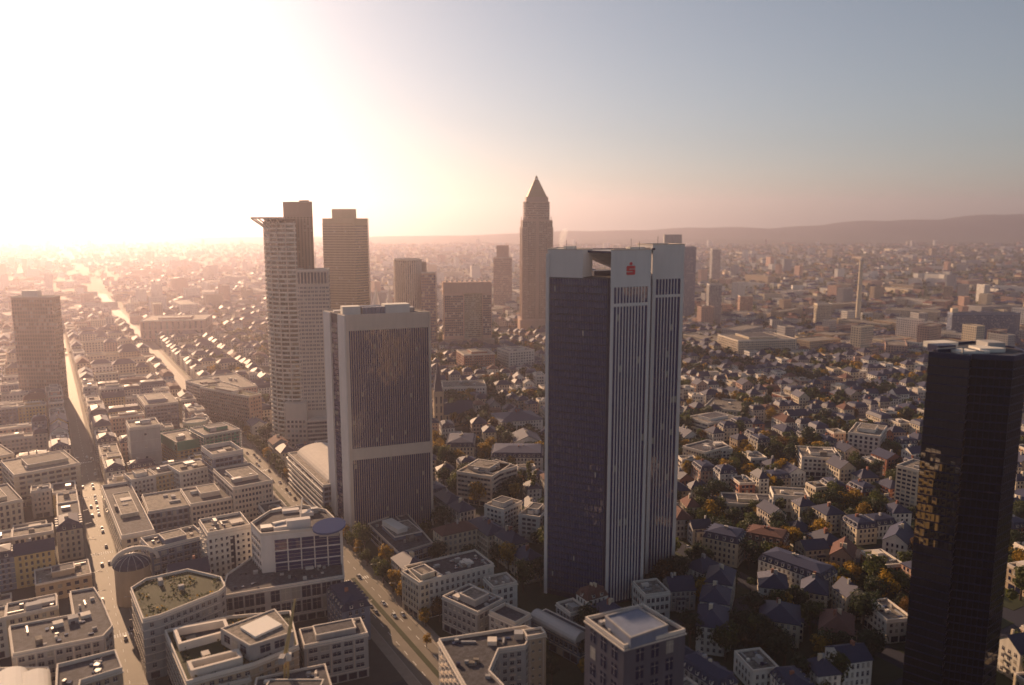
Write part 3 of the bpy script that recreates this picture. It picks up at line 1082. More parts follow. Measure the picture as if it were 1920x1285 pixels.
# ------------------------------------------------------------------ tower 4: tall bronze tower behind
GT = ZY(650, 411, 1100)
gp = ccw([PY(607.5, 500, 1096)[:2], PY(667, 500, 1088)[:2], PY(691, 500, 1104)[:2], (-203, 1140), (-262, 1142)])
t4 = thing('office_tower', 'tall plain bronze tower with a box on top behind the round tower', 'tower', (-232, 1110, 0))
HERO.append(gp)
part('wall', MB().prism(gp, 0, GT), M['bronze'], t4)
mb = MB()
edge_panes(mb, gp[0], gp[1], 10, GT - 8, 26, 52, .8, .6, .1, .004, .02, False)
edge_panes(mb, gp[1], gp[2], 10, GT - 8, 10, 52, .8, .6, .1, .004, .02, False)
part('pane_field', mb, [M['bglass'], M['blind']], t4)['kind'] = 'stuff'
for i in range(27):
    s = vlen(gp[0], gp[1]) * i / 26
    part('mullion', slab_on_edge(gp[0], gp[1], s - .25, s + .25, 8, GT - 5, .4), M['bronze'], t4)
q = ccw([PY(622, 400, 1105)[:2], PY(668, 400, 1105)[:2], PY(668, 400, 1125)[:2], PY(622, 400, 1125)[:2]])
part('roof_box', MB().prism(q, GT, ZY(645, 392, 1105)), M['bronze'], t4)
part('parapet', MB().ring(gp, .8, GT - .003, GT + 1), M['bronze'], t4)

# ------------------------------------------------------------------ tower 5: pyramid-topped tower
MY = 1390.0
mc = PY(1005, 500, MY + 26)
mw = 27.5
zs = ZY(1005, 413, MY)
zc_, zr, zp = ZY(1005, 378, MY), ZY(1005, 369, MY), ZY(1005, 329, MY + 26)
t5 = thing('office_tower', 'red granite tower rising to a pointed pyramid roof, tallest in the picture', 'tower', (mc[0], mc[1], 0))
sq = box_poly(mc[0], mc[1], 2 * mw - 3, 2 * mw - 3, .06)
HERO.append(sq)
part('wall', MB().prism(sq, 0, zs), M['brownstone'], t5)
part('base_block', MB().prism(box_poly(mc[0], mc[1], 2 * mw + 6, 2 * mw + 6, .06), 0, 26), M['brownstone'], t5)
for k in range(4):
    a_, b_ = sq[k], sq[(k + 1) % 4]
    ln = vlen(a_, b_)
    mb = MB()
    edge_panes(mb, a_, b_, 28, zs - 2, 18, 52, .62, .62, .15, .004, .1, False)
    part('windows', mb, [M['bglass'], M['blind']], t5)['kind'] = 'stuff'
    for s0_, s1_, dp in ((0, ln * .16, 1.2), (ln * .84, ln, 1.2), (ln * .46, ln * .54, .8)):
        part('corner_pier' if dp > 1 else 'centre_pier', slab_on_edge(a_, b_, s0_, s1_, 0, zs - (12 if dp > 1 else -6), dp), M['brownstone'], t5)
    mb = MB()
    edge_panes(mb, tuple(Vector(a_).lerp(Vector(b_), .02)), tuple(Vector(a_).lerp(Vector(b_), .15)), 28, zs - 14, 3, 50, .5, .5, 1.3, .004, .1, False)
    edge_panes(mb, tuple(Vector(a_).lerp(Vector(b_), .85)), tuple(Vector(a_).lerp(Vector(b_), .98)), 28, zs - 14, 3, 50, .5, .5, 1.3, .004, .1, False)
    part('windows', mb, [M['bglass'], M['blind']], t5)['kind'] = 'stuff'
cyl = [(mc[0] + 23.5 * math.cos(i * math.pi / 16), mc[1] + 23.5 * math.sin(i * math.pi / 16)) for i in range(32)]
part('drum', MB().prism(cyl, zs + .003, zc_), M['brownstone'], t5)
mb = MB()
for i in range(32):
    edge_panes(mb, cyl[i], cyl[(i + 1) % 32], zs + 2, zc_ - 2, 2, 7, .6, .6, .15, .004, .1, False)
part('windows', mb, [M['bglass'], M['blind']], t5)['kind'] = 'stuff'
part('setback', MB().prism(box_poly(mc[0], mc[1], 38, 38, .06), zc_ + .003, zr), M['brownstone'], t5)
pb = box_poly(mc[0], mc[1], 34, 34, .06)
zmid = zr + (zp - zr) * .8
pm = box_poly(mc[0], mc[1], 34 * .2, 34 * .2, .06)
py_ = part('pyramid_roof', MB().frustum(pb, zr + .003, pm, zmid), M['bronze'], t5)
part('lantern', MB().prism(box_poly(mc[0], mc[1], 5.4, 5.4, .06), zmid, zmid + 2.5), M['canvas'], t5)
part('pyramid_tip', MB().frustum(box_poly(mc[0], mc[1], 6, 6, .06), zmid + 2.5, box_poly(mc[0], mc[1], .2, .2, .06), zp), M['bronze'], t5)
for k in range(1, 7):
    w_ = 34 - (34 * .8) * k / 7
    z_ = zr + (zmid - zr) * k / 7
    part('roof_rib', MB().ring(box_poly(mc[0], mc[1], w_ + .5, w_ + .5, .06), .5, z_, z_ + .5), M['brownstone'], py_)

# ------------------------------------------------------------------ tower 6: slab behind the emblem tower, and other far towers
def simple_tower(label, x0, x1, ytop, Y, depth, wall, nx, nz, base_y=None, gl='glass', fx=.6, fz=.55, cat='tower', name='high_rise', ang=0.0, par=1.2, boxes=()):
    zt = ZY((x0 + x1) / 2, ytop, Y)
    ca_, cb_ = PY(x0, ytop, Y), PY(x1, ytop, Y + (x1 - x0) / LENS_PX * Y * math.tan(ang))
    e = (Vector(cb_[:2]) - Vector(ca_[:2])).normalized()
    n = Vector((-e.y, e.x))
    p = ccw([ca_[:2], cb_[:2], tuple(Vector(cb_[:2]) + n * depth), tuple(Vector(ca_[:2]) + n * depth)])
    c = cen(p)
    t = thing(name, label, cat, (c[0], c[1], 0))
    HERO.append(p)
    part('wall', MB().prism(p, 0, zt, top=False), M[wall], t)
    mb = MB()
    for i in range(4):
        a_, b_ = p[i], p[(i + 1) % 4]
        k = max(2, int(nx * vlen(a_, b_) / vlen(p[0], p[1])))
        edge_panes(mb, a_, b_, 3, zt - 2, k, nz, fx, fz, .12, .006, .15, False)
    part('windows', mb, [M[gl], M['blind']], t)['kind'] = 'stuff'
    rf = part('roof', MB().prism(inset(p, .3), zt - .5, zt + .05), M['deck'], t)
    part('parapet', MB().ring(p, .6, zt - .003, zt + par), M['coping' if wall != 'blue' else 'blue'], t)
    for (bx0, bx1, by, m) in boxes:
        zb = ZY((bx0 + bx1) / 2, by, Y + depth * .5)
        q0, q1 = PY(bx0, by, Y + depth * .35)[:2], PY(bx1, by, Y + depth * .35)[:2]
        part('roof_box', MB().prism(ccw([q0, q1, (q1[0], q1[1] + depth * .45), (q0[0], q0[1] + depth * .45)]), zt + .06, zb), M[m], t)
    return t
simple_tower('blue grey slab tower half hidden behind the emblem tower', 1222, 1306, 464, 1660, 26, 'blue', 30, 44, fz=.4, boxes=((1246, 1279, 440, 'grey'),))
simple_tower('slender grey high-rise beyond the trees, right of the emblem tower', 1330, 1354, 534, 1500, 20, 'grey', 8, 26)
simple_tower('low dark high-rise beyond the trees, far right of the emblem tower', 1388, 1412, 556, 1680, 18, 'pink', 8, 16)
simple_tower('hazy square stone tower with a glazed face at the far left', 20, 97, 558, 870, 16, 'brownstone', 16, 26, fz=.6, gl='bglass', boxes=((40, 70, 545, 'white'),))
simple_tower('stepped office tower with a narrow upper block left of the pyramid tower', 925, 960, 484, 1800, 40, 'pink', 14, 26, boxes=((931, 954, 460, 'pink'),))
simple_tower('tall bare concrete slab of flats, right edge', 1786, 1914, 588, 1300, 15, 'blue', 40, 16, fx=.7, boxes=((1786, 1797, 578, 'cream'),))
simple_tower('twin slab of flats with lit cream ends near the chimney', 1533, 1561, 571, 1430, 16, 'cream', 9, 14)
simple_tower('square hazy tower on the right horizon beside the slab tower', 1336, 1352, 468, 2600, 30, 'grey', 10, 18)
# round-fronted pair
rt = thing('high_rise', 'round-fronted pale tower with vertical stripes left of the portal building', 'tower', (*PY(766, 560, 1260)[:2], 0))
rc, rr = PY(766, 560, 1262), 21.5
rz = ZY(766, 489, 1240)
arc_ = [(rc[0] + rr * math.cos(i * math.pi / 20), rc[1] + rr * math.sin(i * math.pi / 20)) for i in range(40)]
HERO.append([(rc[0] - 22, rc[1] - 22), (rc[0] + 45, rc[1] - 22), (rc[0] + 45, rc[1] + 25), (rc[0] - 22, rc[1] + 25)])
part('wall', MB().prism(arc_, 0, rz, top=True), M['kglass'], rt)
for i in range(20, 40):
    a_ = i * math.pi / 20 + .07
    q = [(rc[0] + r_ * math.cos(t_), rc[1] + r_ * math.sin(t_)) for r_, t_ in ((rr - .3, a_ - .045), (rr + .8, a_ - .045), (rr + .8, a_ + .045), (rr - .3, a_ + .045))]
    part('fin', MB().prism(ccw(q), 0, rz - 1), M['stone'], rt)
mb = MB()
for i in range(40):
    edge_panes(mb, arc_[i], arc_[(i + 1) % 40], 3, rz - 3, 2, 30, .8, .5, .12, .005, .3, False)
part('windows', mb, [M['bglass'], M['blind']], rt)['kind'] = 'stuff'
part('roof_ring', MB().ring([(rc[0] + (rr + 1) * math.cos(i * math.pi / 20), rc[1] + (rr + 1) * math.sin(i * math.pi / 20)) for i in range(40)], 1.2, rz, rz + 2), M['coping'], rt)
q = ccw([PY(778, 500, 1264)[:2], PY(800, 500, 1264)[:2], PY(800, 500, 1284)[:2], PY(778, 500, 1284)[:2]])
part('side_block', MB().prism(q, 0, ZY(790, 491, 1264)), M['brownstone'], rt)
simple_tower('glazed block with bright mirrored panes beside the round-fronted tower', 789, 816, 513, 1235, 24, 'brownstone', 8, 26, fx=.85, fz=.8, gl='tglass')
# portal building
GY = 1230.0
gt = ZY(877, 530, GY)
p0, p1 = PY(832, 560, GY)[:2], PY(922, 560, GY + 12)[:2]
e = (Vector(p1) - Vector(p0)).normalized()
n = Vector((-e.y, e.x))
gtow = thing('high_rise', 'portal-shaped stone office building with a tall glazed opening', 'tower', (*cen([p0, p1]), 0))
def onG(s, d):
    q = Vector(p0) + e * s + n * d
    return (q.x, q.y)
GL = vlen(p0, p1)
HERO.append([onG(-3, -12), onG(GL + 4, -12), onG(GL + 4, 34), onG(-3, 34)])
zo = ZY(877, 551, GY)
part('lintel', MB().prism([onG(0, 0), onG(GL, 0), onG(GL, 28), onG(0, 28)], zo, gt, bot=True), M['pink'], gtow)
for s0_, s1_ in ((0, GL * .42), (GL * .80, GL)):
    q = [onG(s0_, 0), onG(s1_, 0), onG(s1_, 28), onG(s0_, 28)]
    part('wing', MB().prism(q, 0, zo - .003), M['pink'], gtow)
    windows_on(gtow, q, 20, zo - 3, 3.7, 3.2, .8, .75, sill=False, blind=.12, edges=[0, 1, 3])
q = [onG(GL * .42, 7), onG(GL * .80, 7), onG(GL * .80, 26), onG(GL * .42, 26)]
part('glazed_screen', MB().prism(q, 0, zo - .003), M['cream'], gtow)
mb = MB()
edge_panes(mb, q[0], q[1], 16, zo - 2, 12, 22, .9, .6, .12, .008, .3, False)
part('windows', mb, [M['bglass'], M['blind']], gtow)['kind'] = 'stuff'
part('podium', MB().prism([onG(-2, -10), onG(GL + 3, -10), onG(GL + 3, -.05), onG(-2, -.05)], 0, 15), M['brownstone'], gtow)
for i in range(9):
    small_box('roof_vent', M['metal'], gtow, *onG(6 + i * (GL - 12) / 8, 14), gt + .01, 3, 5, random.uniform(1.2, 3.4), math.atan2(e.y, e.x))
# two white tent-like peaks
for i, (x, w, yt) in enumerate(((706, 28, 541), (731, 24, 541))):
    c = PY(x, 580, 1330)
    zt_ = ZY(x, yt, 1330)
    t = thing('tent_roof', ('larger' if i == 0 else 'smaller') + ' white membrane peak behind the ribbed slab tower', 'roof', (c[0], c[1], 0))
    HERO.append(box_poly(c[0], c[1], 30, 30, 0))
    n_ = 12
    prof = [(13.5, 0), (12.0, .28), (8.0, .55), (4.2, .8), (1.8, .96), (.6, 1.0)]
    mb = MB()
    for k in range(len(prof) - 1):
        for j in range(n_):
            a0_, a1_ = j * 2 * math.pi / n_, (j + 1) * 2 * math.pi / n_
            mb.poly([(c[0] + prof[a][0] * math.cos(t_), c[1] + prof[a][0] * math.sin(t_), zt_ * prof[a][1]) for a, t_ in ((k, a0_), (k, a1_), (k + 1, a1_), (k + 1, a0_))])
    part('membrane', mb, M['canvas'], t)
    part('mast', MB().bar((c[0], c[1], zt_ * .9), (c[0], c[1], zt_ + 5), .3), M['metal'], t)
# chimney stack
c = P(1608, 603)
ch = thing('chimney_stack', 'tall thin pale concrete chimney standing above the right-hand rooftops', 'chimney', (c[0], c[1], 0))
zt_ = ZY(1608, 487, c[1])
n_ = 14
cir = lambda r: [(c[0] + r * math.cos(i * 2 * math.pi / n_), c[1] + r * math.sin(i * 2 * math.pi / n_)) for i in range(n_)]
part('shaft', MB().frustum(cir(5.0), 0, cir(3.4), zt_), M['cream'], ch)
part('rim', MB().prism(cir(3.9), zt_ - 2.5, zt_ + .4), M['grey'], ch)
for z_ in (.35, .6, .82):
    part('collar', MB().prism(cir(5.0 - 1.6 * z_ + .4), zt_ * z_, zt_ * z_ + 1.2, bot=True), M['grey'], ch)
HERO.append(box_poly(c[0], c[1], 14, 14, 0))

# ------------------------------------------------------------------ tower 7: near black mirrored tower
DZ = ZY(1800, 668, 300)
dx0, dx1 = PY(1741, 670, 306)[0], PY(1921, 670, 306)[0]
dp = ccw([(dx0, 306), (dx0 + 11, 297), (dx0 + 14, 301), (dx0 + 27, 296), (dx1, 304), (dx1 + 4, 318), (dx0 + 33, 334), (dx0 + 17, 326)])
t7 = thing('office_tower', 'near black mirrored tower with a faceted front, at the right edge', 'tower', (dx0 + 18, 312, 0))
HERO.append([(dx0, 296), (dx1 + 5, 296), (dx1 + 5, 334), (dx0, 334)])
part('wall', MB().prism(dp, 0, DZ), M['dark'], t7)
mb = MB()
for i in range(len(dp)):
    a_, b_ = dp[i], dp[(i + 1) % len(dp)]
    edge_panes(mb, a_, b_, 1, DZ - 1, max(1, int(vlen(a_, b_) / 1.8)), 42, .93, .84, .1, .004, 0, False)
part('pane_field', mb, [M['kglass'], M['kglass']], t7)['kind'] = 'stuff'
mb = MB()
for i in range(len(dp)):
    a_, b_ = dp[i], dp[(i + 1) % len(dp)]
    if (Vector(b_) - Vector(a_)).normalized().dot(Vector((.774, -.633))) > .98:
        edge_panes(mb, a_, b_, 1, DZ - 1, 8, 42, .93, .84, .16, .006, 0, False)
part('mirror_field', mb, [M['mirror'], M['mirror']], t7)['kind'] = 'stuff'
part('parapet', MB().ring(dp, .7, DZ - .003, DZ + .8), M['dark'], t7)
rf = part('roof', MB().prism(inset(dp, .6), DZ - .4, DZ + .05), M['deckdark'], t7)
for (x, y, w, d, h, m, r) in ((8, 312, 8, 6, 2.6, 'dark', .2), (17, 309, 13, 7, 1.0, 'white', .1), (26, 312, 10, 8, 1.6, 'white', 0), (31, 318, 7, 8, 3.0, 'grey', 0), (13, 322, 11, 7, 2.2, 'white', .3)):
    small_box('plant_box', M[m], rf, dx0 + x, y, DZ + .06, w, d, h, r)
part('cleaning_gantry', MB().bar((dx0 + 4, 308, DZ + 1.5), (dx0 + 12, 304, DZ + 2.8), .22).bar((dx0 + 12, 304, DZ + 2.8), (dx0 + 18, 300, DZ + 1.6), .2).bar((dx0 + 12, 304, DZ), (dx0 + 12, 304, DZ + 2.8), .25), M['metal'], t7)

# sunlit neighbours beside the viewpoint, seen only mirrored in the glass
for (cx, cy2, w, d, h, wall, lab) in ((8, 172, 24, 18, 50, 'ochre', 'sunlit ochre block mirrored in the black tower'),
                                      (205, 72, 58, 30, 66, 'ochre', 'honey-coloured office block mirrored in the ribbed slab tower'),
                                      (318, 226, 40, 36, 158, 'cream', 'pale tower mirrored in the front pillar of the emblem tower')):
    p = box_poly(cx, cy2, w, d, R(-36) if cx > 100 else R(-8))
    t = lowrise('office_block', lab, 'building', p, h, wall, fl=3.8, bay=4.2, fx=.55, fz=.5, clutter=2, hero=True)

# ------------------------------------------------------------------ low buildings placed one by one
def R3(label, A, B, C, z, wall='white', **k):
    k.setdefault('name', 'office_block')
    name = k.pop('name')
    return lowrise(name, label, k.pop('cat', 'building'), rect3(A, B, C, z), z, wall, **k)
def PL(label, pts, z, wall='white', **k):
    name = k.pop('name', 'office_block')
    return lowrise(name, label, k.pop('cat', 'building'), pp(pts, z), z, wall, **k)
# left of the avenue
R3('pale stepped office block with ribbon windows at the bend of the avenue', (437, 917), (511, 903), (480, 868), 30, 'stone', fl=3.6, bay=2.2, fx=.6, fz=.5, clutter=7, par=1.2, deck='deckdark')
R3('lower pale office wing with three rows of windows', (357, 948), (436, 934), (422, 905), 23, 'stone', fl=3.6, bay=2.4, fx=.62, fz=.5, clutter=4, deck='deckdark')
R3('dark slate-clad block with square white-framed windows', (278, 962), (355, 949), (340, 918), 21, 'blue', fl=3.7, bay=3.2, fx=.6, fz=.6, clutter=3)
R3('long cream block with a stepped lit roof along the street', (228, 1010), (290, 998), (252, 905), 20, 'cream', fl=3.6, bay=3.4, fx=.55, fz=.55, clutter=9, par=1.8, deck='deckdark')
R3('pale rendered block left of the ochre one', (246, 902), (292, 893), (286, 880), 24, 'white', fl=3.4, bay=2.6, clutter=2)
R3('narrow ochre rendered block', (293, 892), (334, 884), (328, 871), 24, 'ochre', fl=3.4, bay=2.6, clutter=2)
R3('white office block with a grid of small square windows', (337, 888), (399, 875), (389, 858), 26, 'white', fl=3.4, bay=2.5, fx=.5, fz=.48, clutter=4)
R3('tall dark block with a pale portal frame round its roof', (399, 860), (456, 850), (440, 833), 36, 'blue', fl=3.6, bay=3, fx=.8, fz=.6, clutter=2, par=3.0)
gs = R3('block wrapped in green scaffold netting beside the avenue', (383, 818), (450, 806), (440, 790), 32, 'green', fl=3.2, bay=3.4, fx=.5, fz=.35, clutter=3, sill=False)
gs2 = R3('lower scaffolded block with green net along its top', (331, 832), (381, 823), (372, 802), 27, 'ochre', fl=3.3, bay=3.4, fx=.6, fz=.45, clutter=3, sill=False)
def scaffold(root, p, h, net=None):
    for i in range(4):
        a_, b_ = p[i], p[(i + 1) % 4]
        ln = vlen(a_, b_)
        mb = MB()
        n_ = max(2, int(ln / 3.2))
        for j in range(n_ + 1):
            q = slab_on_edge(a_, b_, ln * j / n_ - .05, ln * j / n_ + .05, 0, h + 1.5, 1.3, -1.15)
            i0 = len(mb.v); mb.v += q.v; mb.f += [tuple(k + i0 for k in f_) for f_ in q.f]; mb.m += q.m
        for z_ in np.arange(2.2, h + 1, 2.2):
            q = slab_on_edge(a_, b_, -.6, ln + .6, z_, z_ + .12, 1.25, -.35)
            i0 = len(mb.v); mb.v += q.v; mb.f += [tuple(k + i0 for k in f_) for f_ in q.f]; mb.m += q.m
        part('scaffold_bay', mb, M['metal'], root)
        if net:
            part('scaffold_net', slab_on_edge(a_, b_, 0, ln, net, h + 1.5, 1.45, -1.4), M['green'], root)
scaffold(gs, rect3((383, 818), (450, 806), (440, 790), 32), 32)
scaffold(gs2, rect3((331, 832), (381, 823), (372, 802), 27), 27, 21)
R3('grey blue windowless tower block beside the scaffolding', (243, 806), (300, 799), (298, 785), 42, 'grey', fl=9, bay=14, fx=.12, fz=.2, clutter=3, par=1.6)
# round drum roof behind
c = P(366, 790, 28)
dr = thing('office_block', 'low round drum of a building with a flat pale roof', 'building', (c[0], c[1], 0))
cir_ = [(c[0] + 10 * math.cos(i * math.pi / 14), c[1] + 10 * math.sin(i * math.pi / 14)) for i in range(28)]
part('wall', MB().prism(cir_, 0, 28, top=False), M['cream'], dr)
part('roof', MB().prism(inset(cir_, .3), 27.5, 28.05), M['deck'], dr)
part('parapet', MB().ring(cir_, .6, 28 - .003, 29.2), M['coping'], dr)
windows_on(dr, cir_, 2, 27, 3.6, 1.2, .6, .5, sill=False)
HERO.append(cir_)
R3('wide pale office block with ribbon windows at the left edge', (26, 893), (150, 870), (140, 842), 24, 'cream', fl=3.6, bay=4.6, fx=.72, fz=.5, clutter=3)
R3('pale block behind the wide ribbon-window office', (-60, 868), (26, 852), (20, 830), 24, 'cream', fl=3.6, bay=3.4, fx=.6, fz=.5, clutter=3)
R3('pale stone house block with tall windows at the left edge', (-40, 955), (42, 938), (32, 905), 22, 'cream', fl=4.2, bay=3.2, fx=.45, fz=.6, clutter=2, deck='deckdark')
R3('dark block with a hazy pink flank beside the avenue', (272, 762), (334, 755), (322, 735), 26, 'blue', fl=3.6, bay=3, fx=.7, fz=.55, clutter=4)
R3('long pink stone block facing the avenue', (376, 708), (412, 733), (440, 700), 26, 'pink', fl=3.5, bay=2.8, fx=.45, fz=.5, clutter=6)
R3('curved-corner office block with pale floor bands', (412, 735), (455, 728), (450, 700), 30, 'stone', fl=3.5, bay=2.2, fx=.85, fz=.5, clutter=3)
R3('very long hazy slab of offices with vertical strips', (262, 603), (384, 600), (380, 590), 34, 'pink', fl=12, bay=9, fx=.3, fz=.8, clutter=3)
R3('narrow brown block with a planted roof left of the round tower', (467, 745), (490, 740), (488, 705), 34, 'brownstone', fl=3.5, bay=3, clutter=3, deck='garden')
# foreground, left of the street
L1p = [(17, 1177), (24, 1230), (194, 1196), (212, 1176), (192, 1128), (177, 1104), (131, 1112), (138, 1155)]
PL('angular dark-roofed complex with pale parapets left of the street', L1p, 24, 'grey', clutter=5, deck='deckdark', fl=3.6, bay=3.4, fx=.6, fz=.5)
PL('L-shaped block with a broad pale roof edge at the bottom left', [(107, 1252), (217, 1224), (230, 1258), (152, 1282), (143, 1340), (103, 1340)], 24, 'sand', clutter=2, deck='deckdark', par=1.6)
l3 = PL('block with two arched pale roofs in the bottom left corner', [(-40, 1256), (92, 1254), (96, 1340), (-50, 1340)], 20, 'cream', clutter=0, deck='deck')
def vault(root, a_, b_, half, z0, rise, mat, name='barrel_roof', seg=10):
    a_, b_ = Vector(a_), Vector(b_)
    e = (b_ - a_).normalized()
    n = Vector((-e.y, e.x))
    mb = MB()
    pr = [(half * math.cos(math.pi * i / seg), rise * math.sin(math.pi * i / seg)) for i in range(seg + 1)]
    for i in range(seg):
        (u0, w0), (u1, w1) = pr[i], pr[i + 1]
        q = [a_ + n * u0, a_ + n * u1, b_ + n * u1, b_ + n * u0]
        z = [z0 + w0, z0 + w1, z0 + w1, z0 + w0]
        mb.poly([(q[3].x, q[3].y, z[3]), (q[2].x, q[2].y, z[2]), (q[1].x, q[1].y, z[1]), (q[0].x, q[0].y, z[0])])
    for s, o in ((a_, 1), (b_, -1)):
        pts = [((s + n * u).x, (s + n * u).y, z0 + w) for u, w in pr]
        mb.poly(pts[::o])
    return part(name, mb, M[mat], root)
vault(l3, P(20, 1262, 22), P(20, 1345, 22), 6, 20.1, 4.5, 'canvas')
vault(l3, P(62, 1264, 22), P(66, 1345, 22), 6, 20.1, 4.0, 'canvas')
R3('low lit hall with a flat sandy roof beside the street', (66, 1100), (172, 1078), (160, 1052), 10, 'sand', fl=4, bay=4, clutter=3)
# street corner rotunda
c = P(247, 1052, 22)
ro = thing('rotunda', 'domed corner rotunda with a pale arch beside the street', 'building', (c[0], c[1], 0))
cr = 8.6
cir_ = [(c[0] + cr * math.cos(i * math.pi / 14), c[1] + cr * math.sin(i * math.pi / 14)) for i in range(28)]
part('wall', MB().prism(cir_, 0, 20), M['sand'], ro)
windows_on(ro, cir_, 1, 19.5, 4.6, 1.3, .6, .6, sill=False)
mb = MB()
for k in range(6):
    r0, r1 = math.cos(k * math.pi / 12), math.cos((k + 1) * math.pi / 12)
    z0_, z1_ = math.sin(k * math.pi / 12), math.sin((k + 1) * math.pi / 12)
    for j in range(28):
        a0_, a1_ = j * math.pi / 14, (j + 1) * math.pi / 14
        mb.poly([(c[0] + (cr + .6) * r0 * math.cos(a0_), c[1] + (cr + .6) * r0 * math.sin(a0_), 20.05 + 5.5 * z0_), (c[0] + (cr + .6) * r0 * math.cos(a1_), c[1] + (cr + .6) * r0 * math.sin(a1_), 20.05 + 5.5 * z0_),
                 (c[0] + (cr + .6) * r1 * math.cos(a1_), c[1] + (cr + .6) * r1 * math.sin(a1_), 20.05 + 5.5 * z1_), (c[0] + (cr + .6) * r1 * math.cos(a0_), c[1] + (cr + .6) * r1 * math.sin(a0_), 20.05 + 5.5 * z1_)])
dm = part('dome', mb, M['slate'], ro, True)
for j in range(14):
    a0_ = j * math.pi / 7
    rb = MB()
    for k in range(6):
        (r0, z0_), (r1, z1_) = ((math.cos(t_ * math.pi / 12), math.sin(t_ * math.pi / 12)) for t_ in (k, k + 1))
        rb.bar((c[0] + 9.3 * r0 * math.cos(a0_), c[1] + 9.3 * r0 * math.sin(a0_), 20.05 + 5.6 * z0_), (c[0] + 9.3 * r1 * math.cos(a0_), c[1] + 9.3 * r1 * math.sin(a0_), 20.05 + 5.6 * z1_), .14)
    part('dome_rib', rb, M['metal'], dm)
arch = MB()
for k in range(12):
    t0, t1 = math.pi * k / 12, math.pi * (k + 1) / 12
    arch.bar((c[0] + 9.8 * math.cos(t0), c[1] + 4 + 5 * math.cos(t0), 20 + 7.6 * math.sin(t0)), (c[0] + 9.8 * math.cos(t1), c[1] + 4 + 5 * math.cos(t1), 20 + 7.6 * math.sin(t1)), .9)
part('arch', arch, M['coping'], ro)
HERO.append(cir_)
R3('blue-fronted row with a pale parapet joining the rotunda to the white block', (283, 1034), (386, 1008), (380, 985), 24, 'blue', fl=3.8, bay=4, fx=.7, fz=.6, clutter=2, par=1.6)
# white block with columns of windows, each window built singly
def window_grid(root, a_, b_, z0, z1, nx, nz, fx, fz, depth=.12, mat='glass', skip=None):
    ln = vlen(a_, b_)
    for i in range(nx):
        for k in range(nz):
            if skip and skip(i, k):
                continue
            s = (i + .5) * ln / nx
            w = fx * ln / nx
            z = z0 + (k + .5) * (z1 - z0) / nz
            h = fz * (z1 - z0) / nz
            o = part('window', slab_on_edge(a_, b_, s - w / 2, s + w / 2, z - h / 2, z + h / 2, depth), M[mat], root)
            part('sill', slab_on_edge(a_, b_, s - w / 2 - .12, s + w / 2 + .12, z - h / 2 - .25, z - h / 2 - .02, .3), M['coping'], o)
wp = rect3((389, 1004), (470, 988), (460, 962), 34)
wb = lowrise('office_block', 'tall white block with columns of small dark windows and a dark central slot', 'building', wp, 34, 'white', edges=[2, 3], clutter=2, par=1.5)
wl = vlen(wp[0], wp[1])
window_grid(wb, wp[0], wp[1], 5, 32, 8, 8, .42, .5, skip=lambda i, k: i in (4,))
part('glazed_slot', slab_on_edge(wp[0], wp[1], wl * .51, wl * .615, 2, 31, .16), M['glass'], wb)
# faceted office building with the blue oval on its roof
OZ = 40.0
op = pp([(470, 985), (489, 1006), (642, 990), (612, 960), (570, 951), (505, 962)], OZ)
ob = thing('office_block', 'faceted grey office building with a tilted blue oval on its roof', 'building', (*cen(op), 0))
HERO.append(op)
part('wall', MB().prism(op, 0, OZ, top=False), M['concrete'], ob)
fr = max(range(len(op)), key=lambda i: vlen(op[i], op[(i + 1) % len(op)]) if cen([op[i], op[(i + 1) % len(op)]])[1] < cen(op)[1] else 0)
oa, obb = op[fr], op[(fr + 1) % len(op)]
ol = vlen(oa, obb)
for i in range(5):                            # big glazed bays framed by pale ribs
    for k in range(5):
        s0_, s1_ = ol * (.16 + i * .164), ol * (.16 + i * .164 + .15)
        z0_, z1_ = 6 + k * 6.4, 6 + k * 6.4 + 5.6
        w_ = part('window', slab_on_edge(oa, obb, s0_, s1_, z0_, z1_, .2), M['tglass'], ob)
        for j in range(1, 3):
            zz = z0_ + (z1_ - z0_) * j / 3
            part('transom', slab_on_edge(oa, obb, s0_, s1_, zz - .1, zz + .1, .32), M['metal'], w_)
for i in range(6):
    s_ = ol * (.153 + i * .164)
    part('facade_rib', slab_on_edge(oa, obb, s_ - .3, s_ + .3, 0, OZ - .5, .75), M['concrete'], ob)
windows_on(ob, op, 3, OZ - 2, 3.7, 3.2, .6, .5, edges=[i for i in range(len(op)) if i != fr])
rf = part('roof', MB().prism(inset(op, .4), OZ - .5, OZ + .05), M['deckdark'], ob)
part('parapet', MB().ring(op, .7, OZ - .003, OZ + 1.6), M['coping'], ob)
oc = P(617, 980, OZ + 6)
dsk = MB()
ax = Vector((8.4, 1.0, .6))
ay = Vector((-.6, 7.6, 2.2))
ctr = Vector((oc[0], oc[1], OZ + 4.5))
top_ = [tuple(ctr + ax * math.cos(i * math.pi / 18) + ay * math.sin(i * math.pi / 18) * .8) for i in range(36)]
bot_ = [(x, y, z - .9) for x, y, z in top_]
dsk.poly(top_)
dsk.poly(bot_[::-1])
for i in range(36):
    j = (i + 1) % 36
    dsk.poly([bot_[i], bot_[j], top_[j], top_[i]])
part('oval_disc', dsk, M['bluedisc'], ob)
part('disc_column', MB().prism(box_poly(ctr.x, ctr.y, 10, 8, .2), OZ + .06, OZ + 2.2), M['metal'], ob)
vault(rf, P(512, 985, OZ + 2), P(552, 976, OZ + 2), 4.2, OZ + .06, 3.2, 'metal')
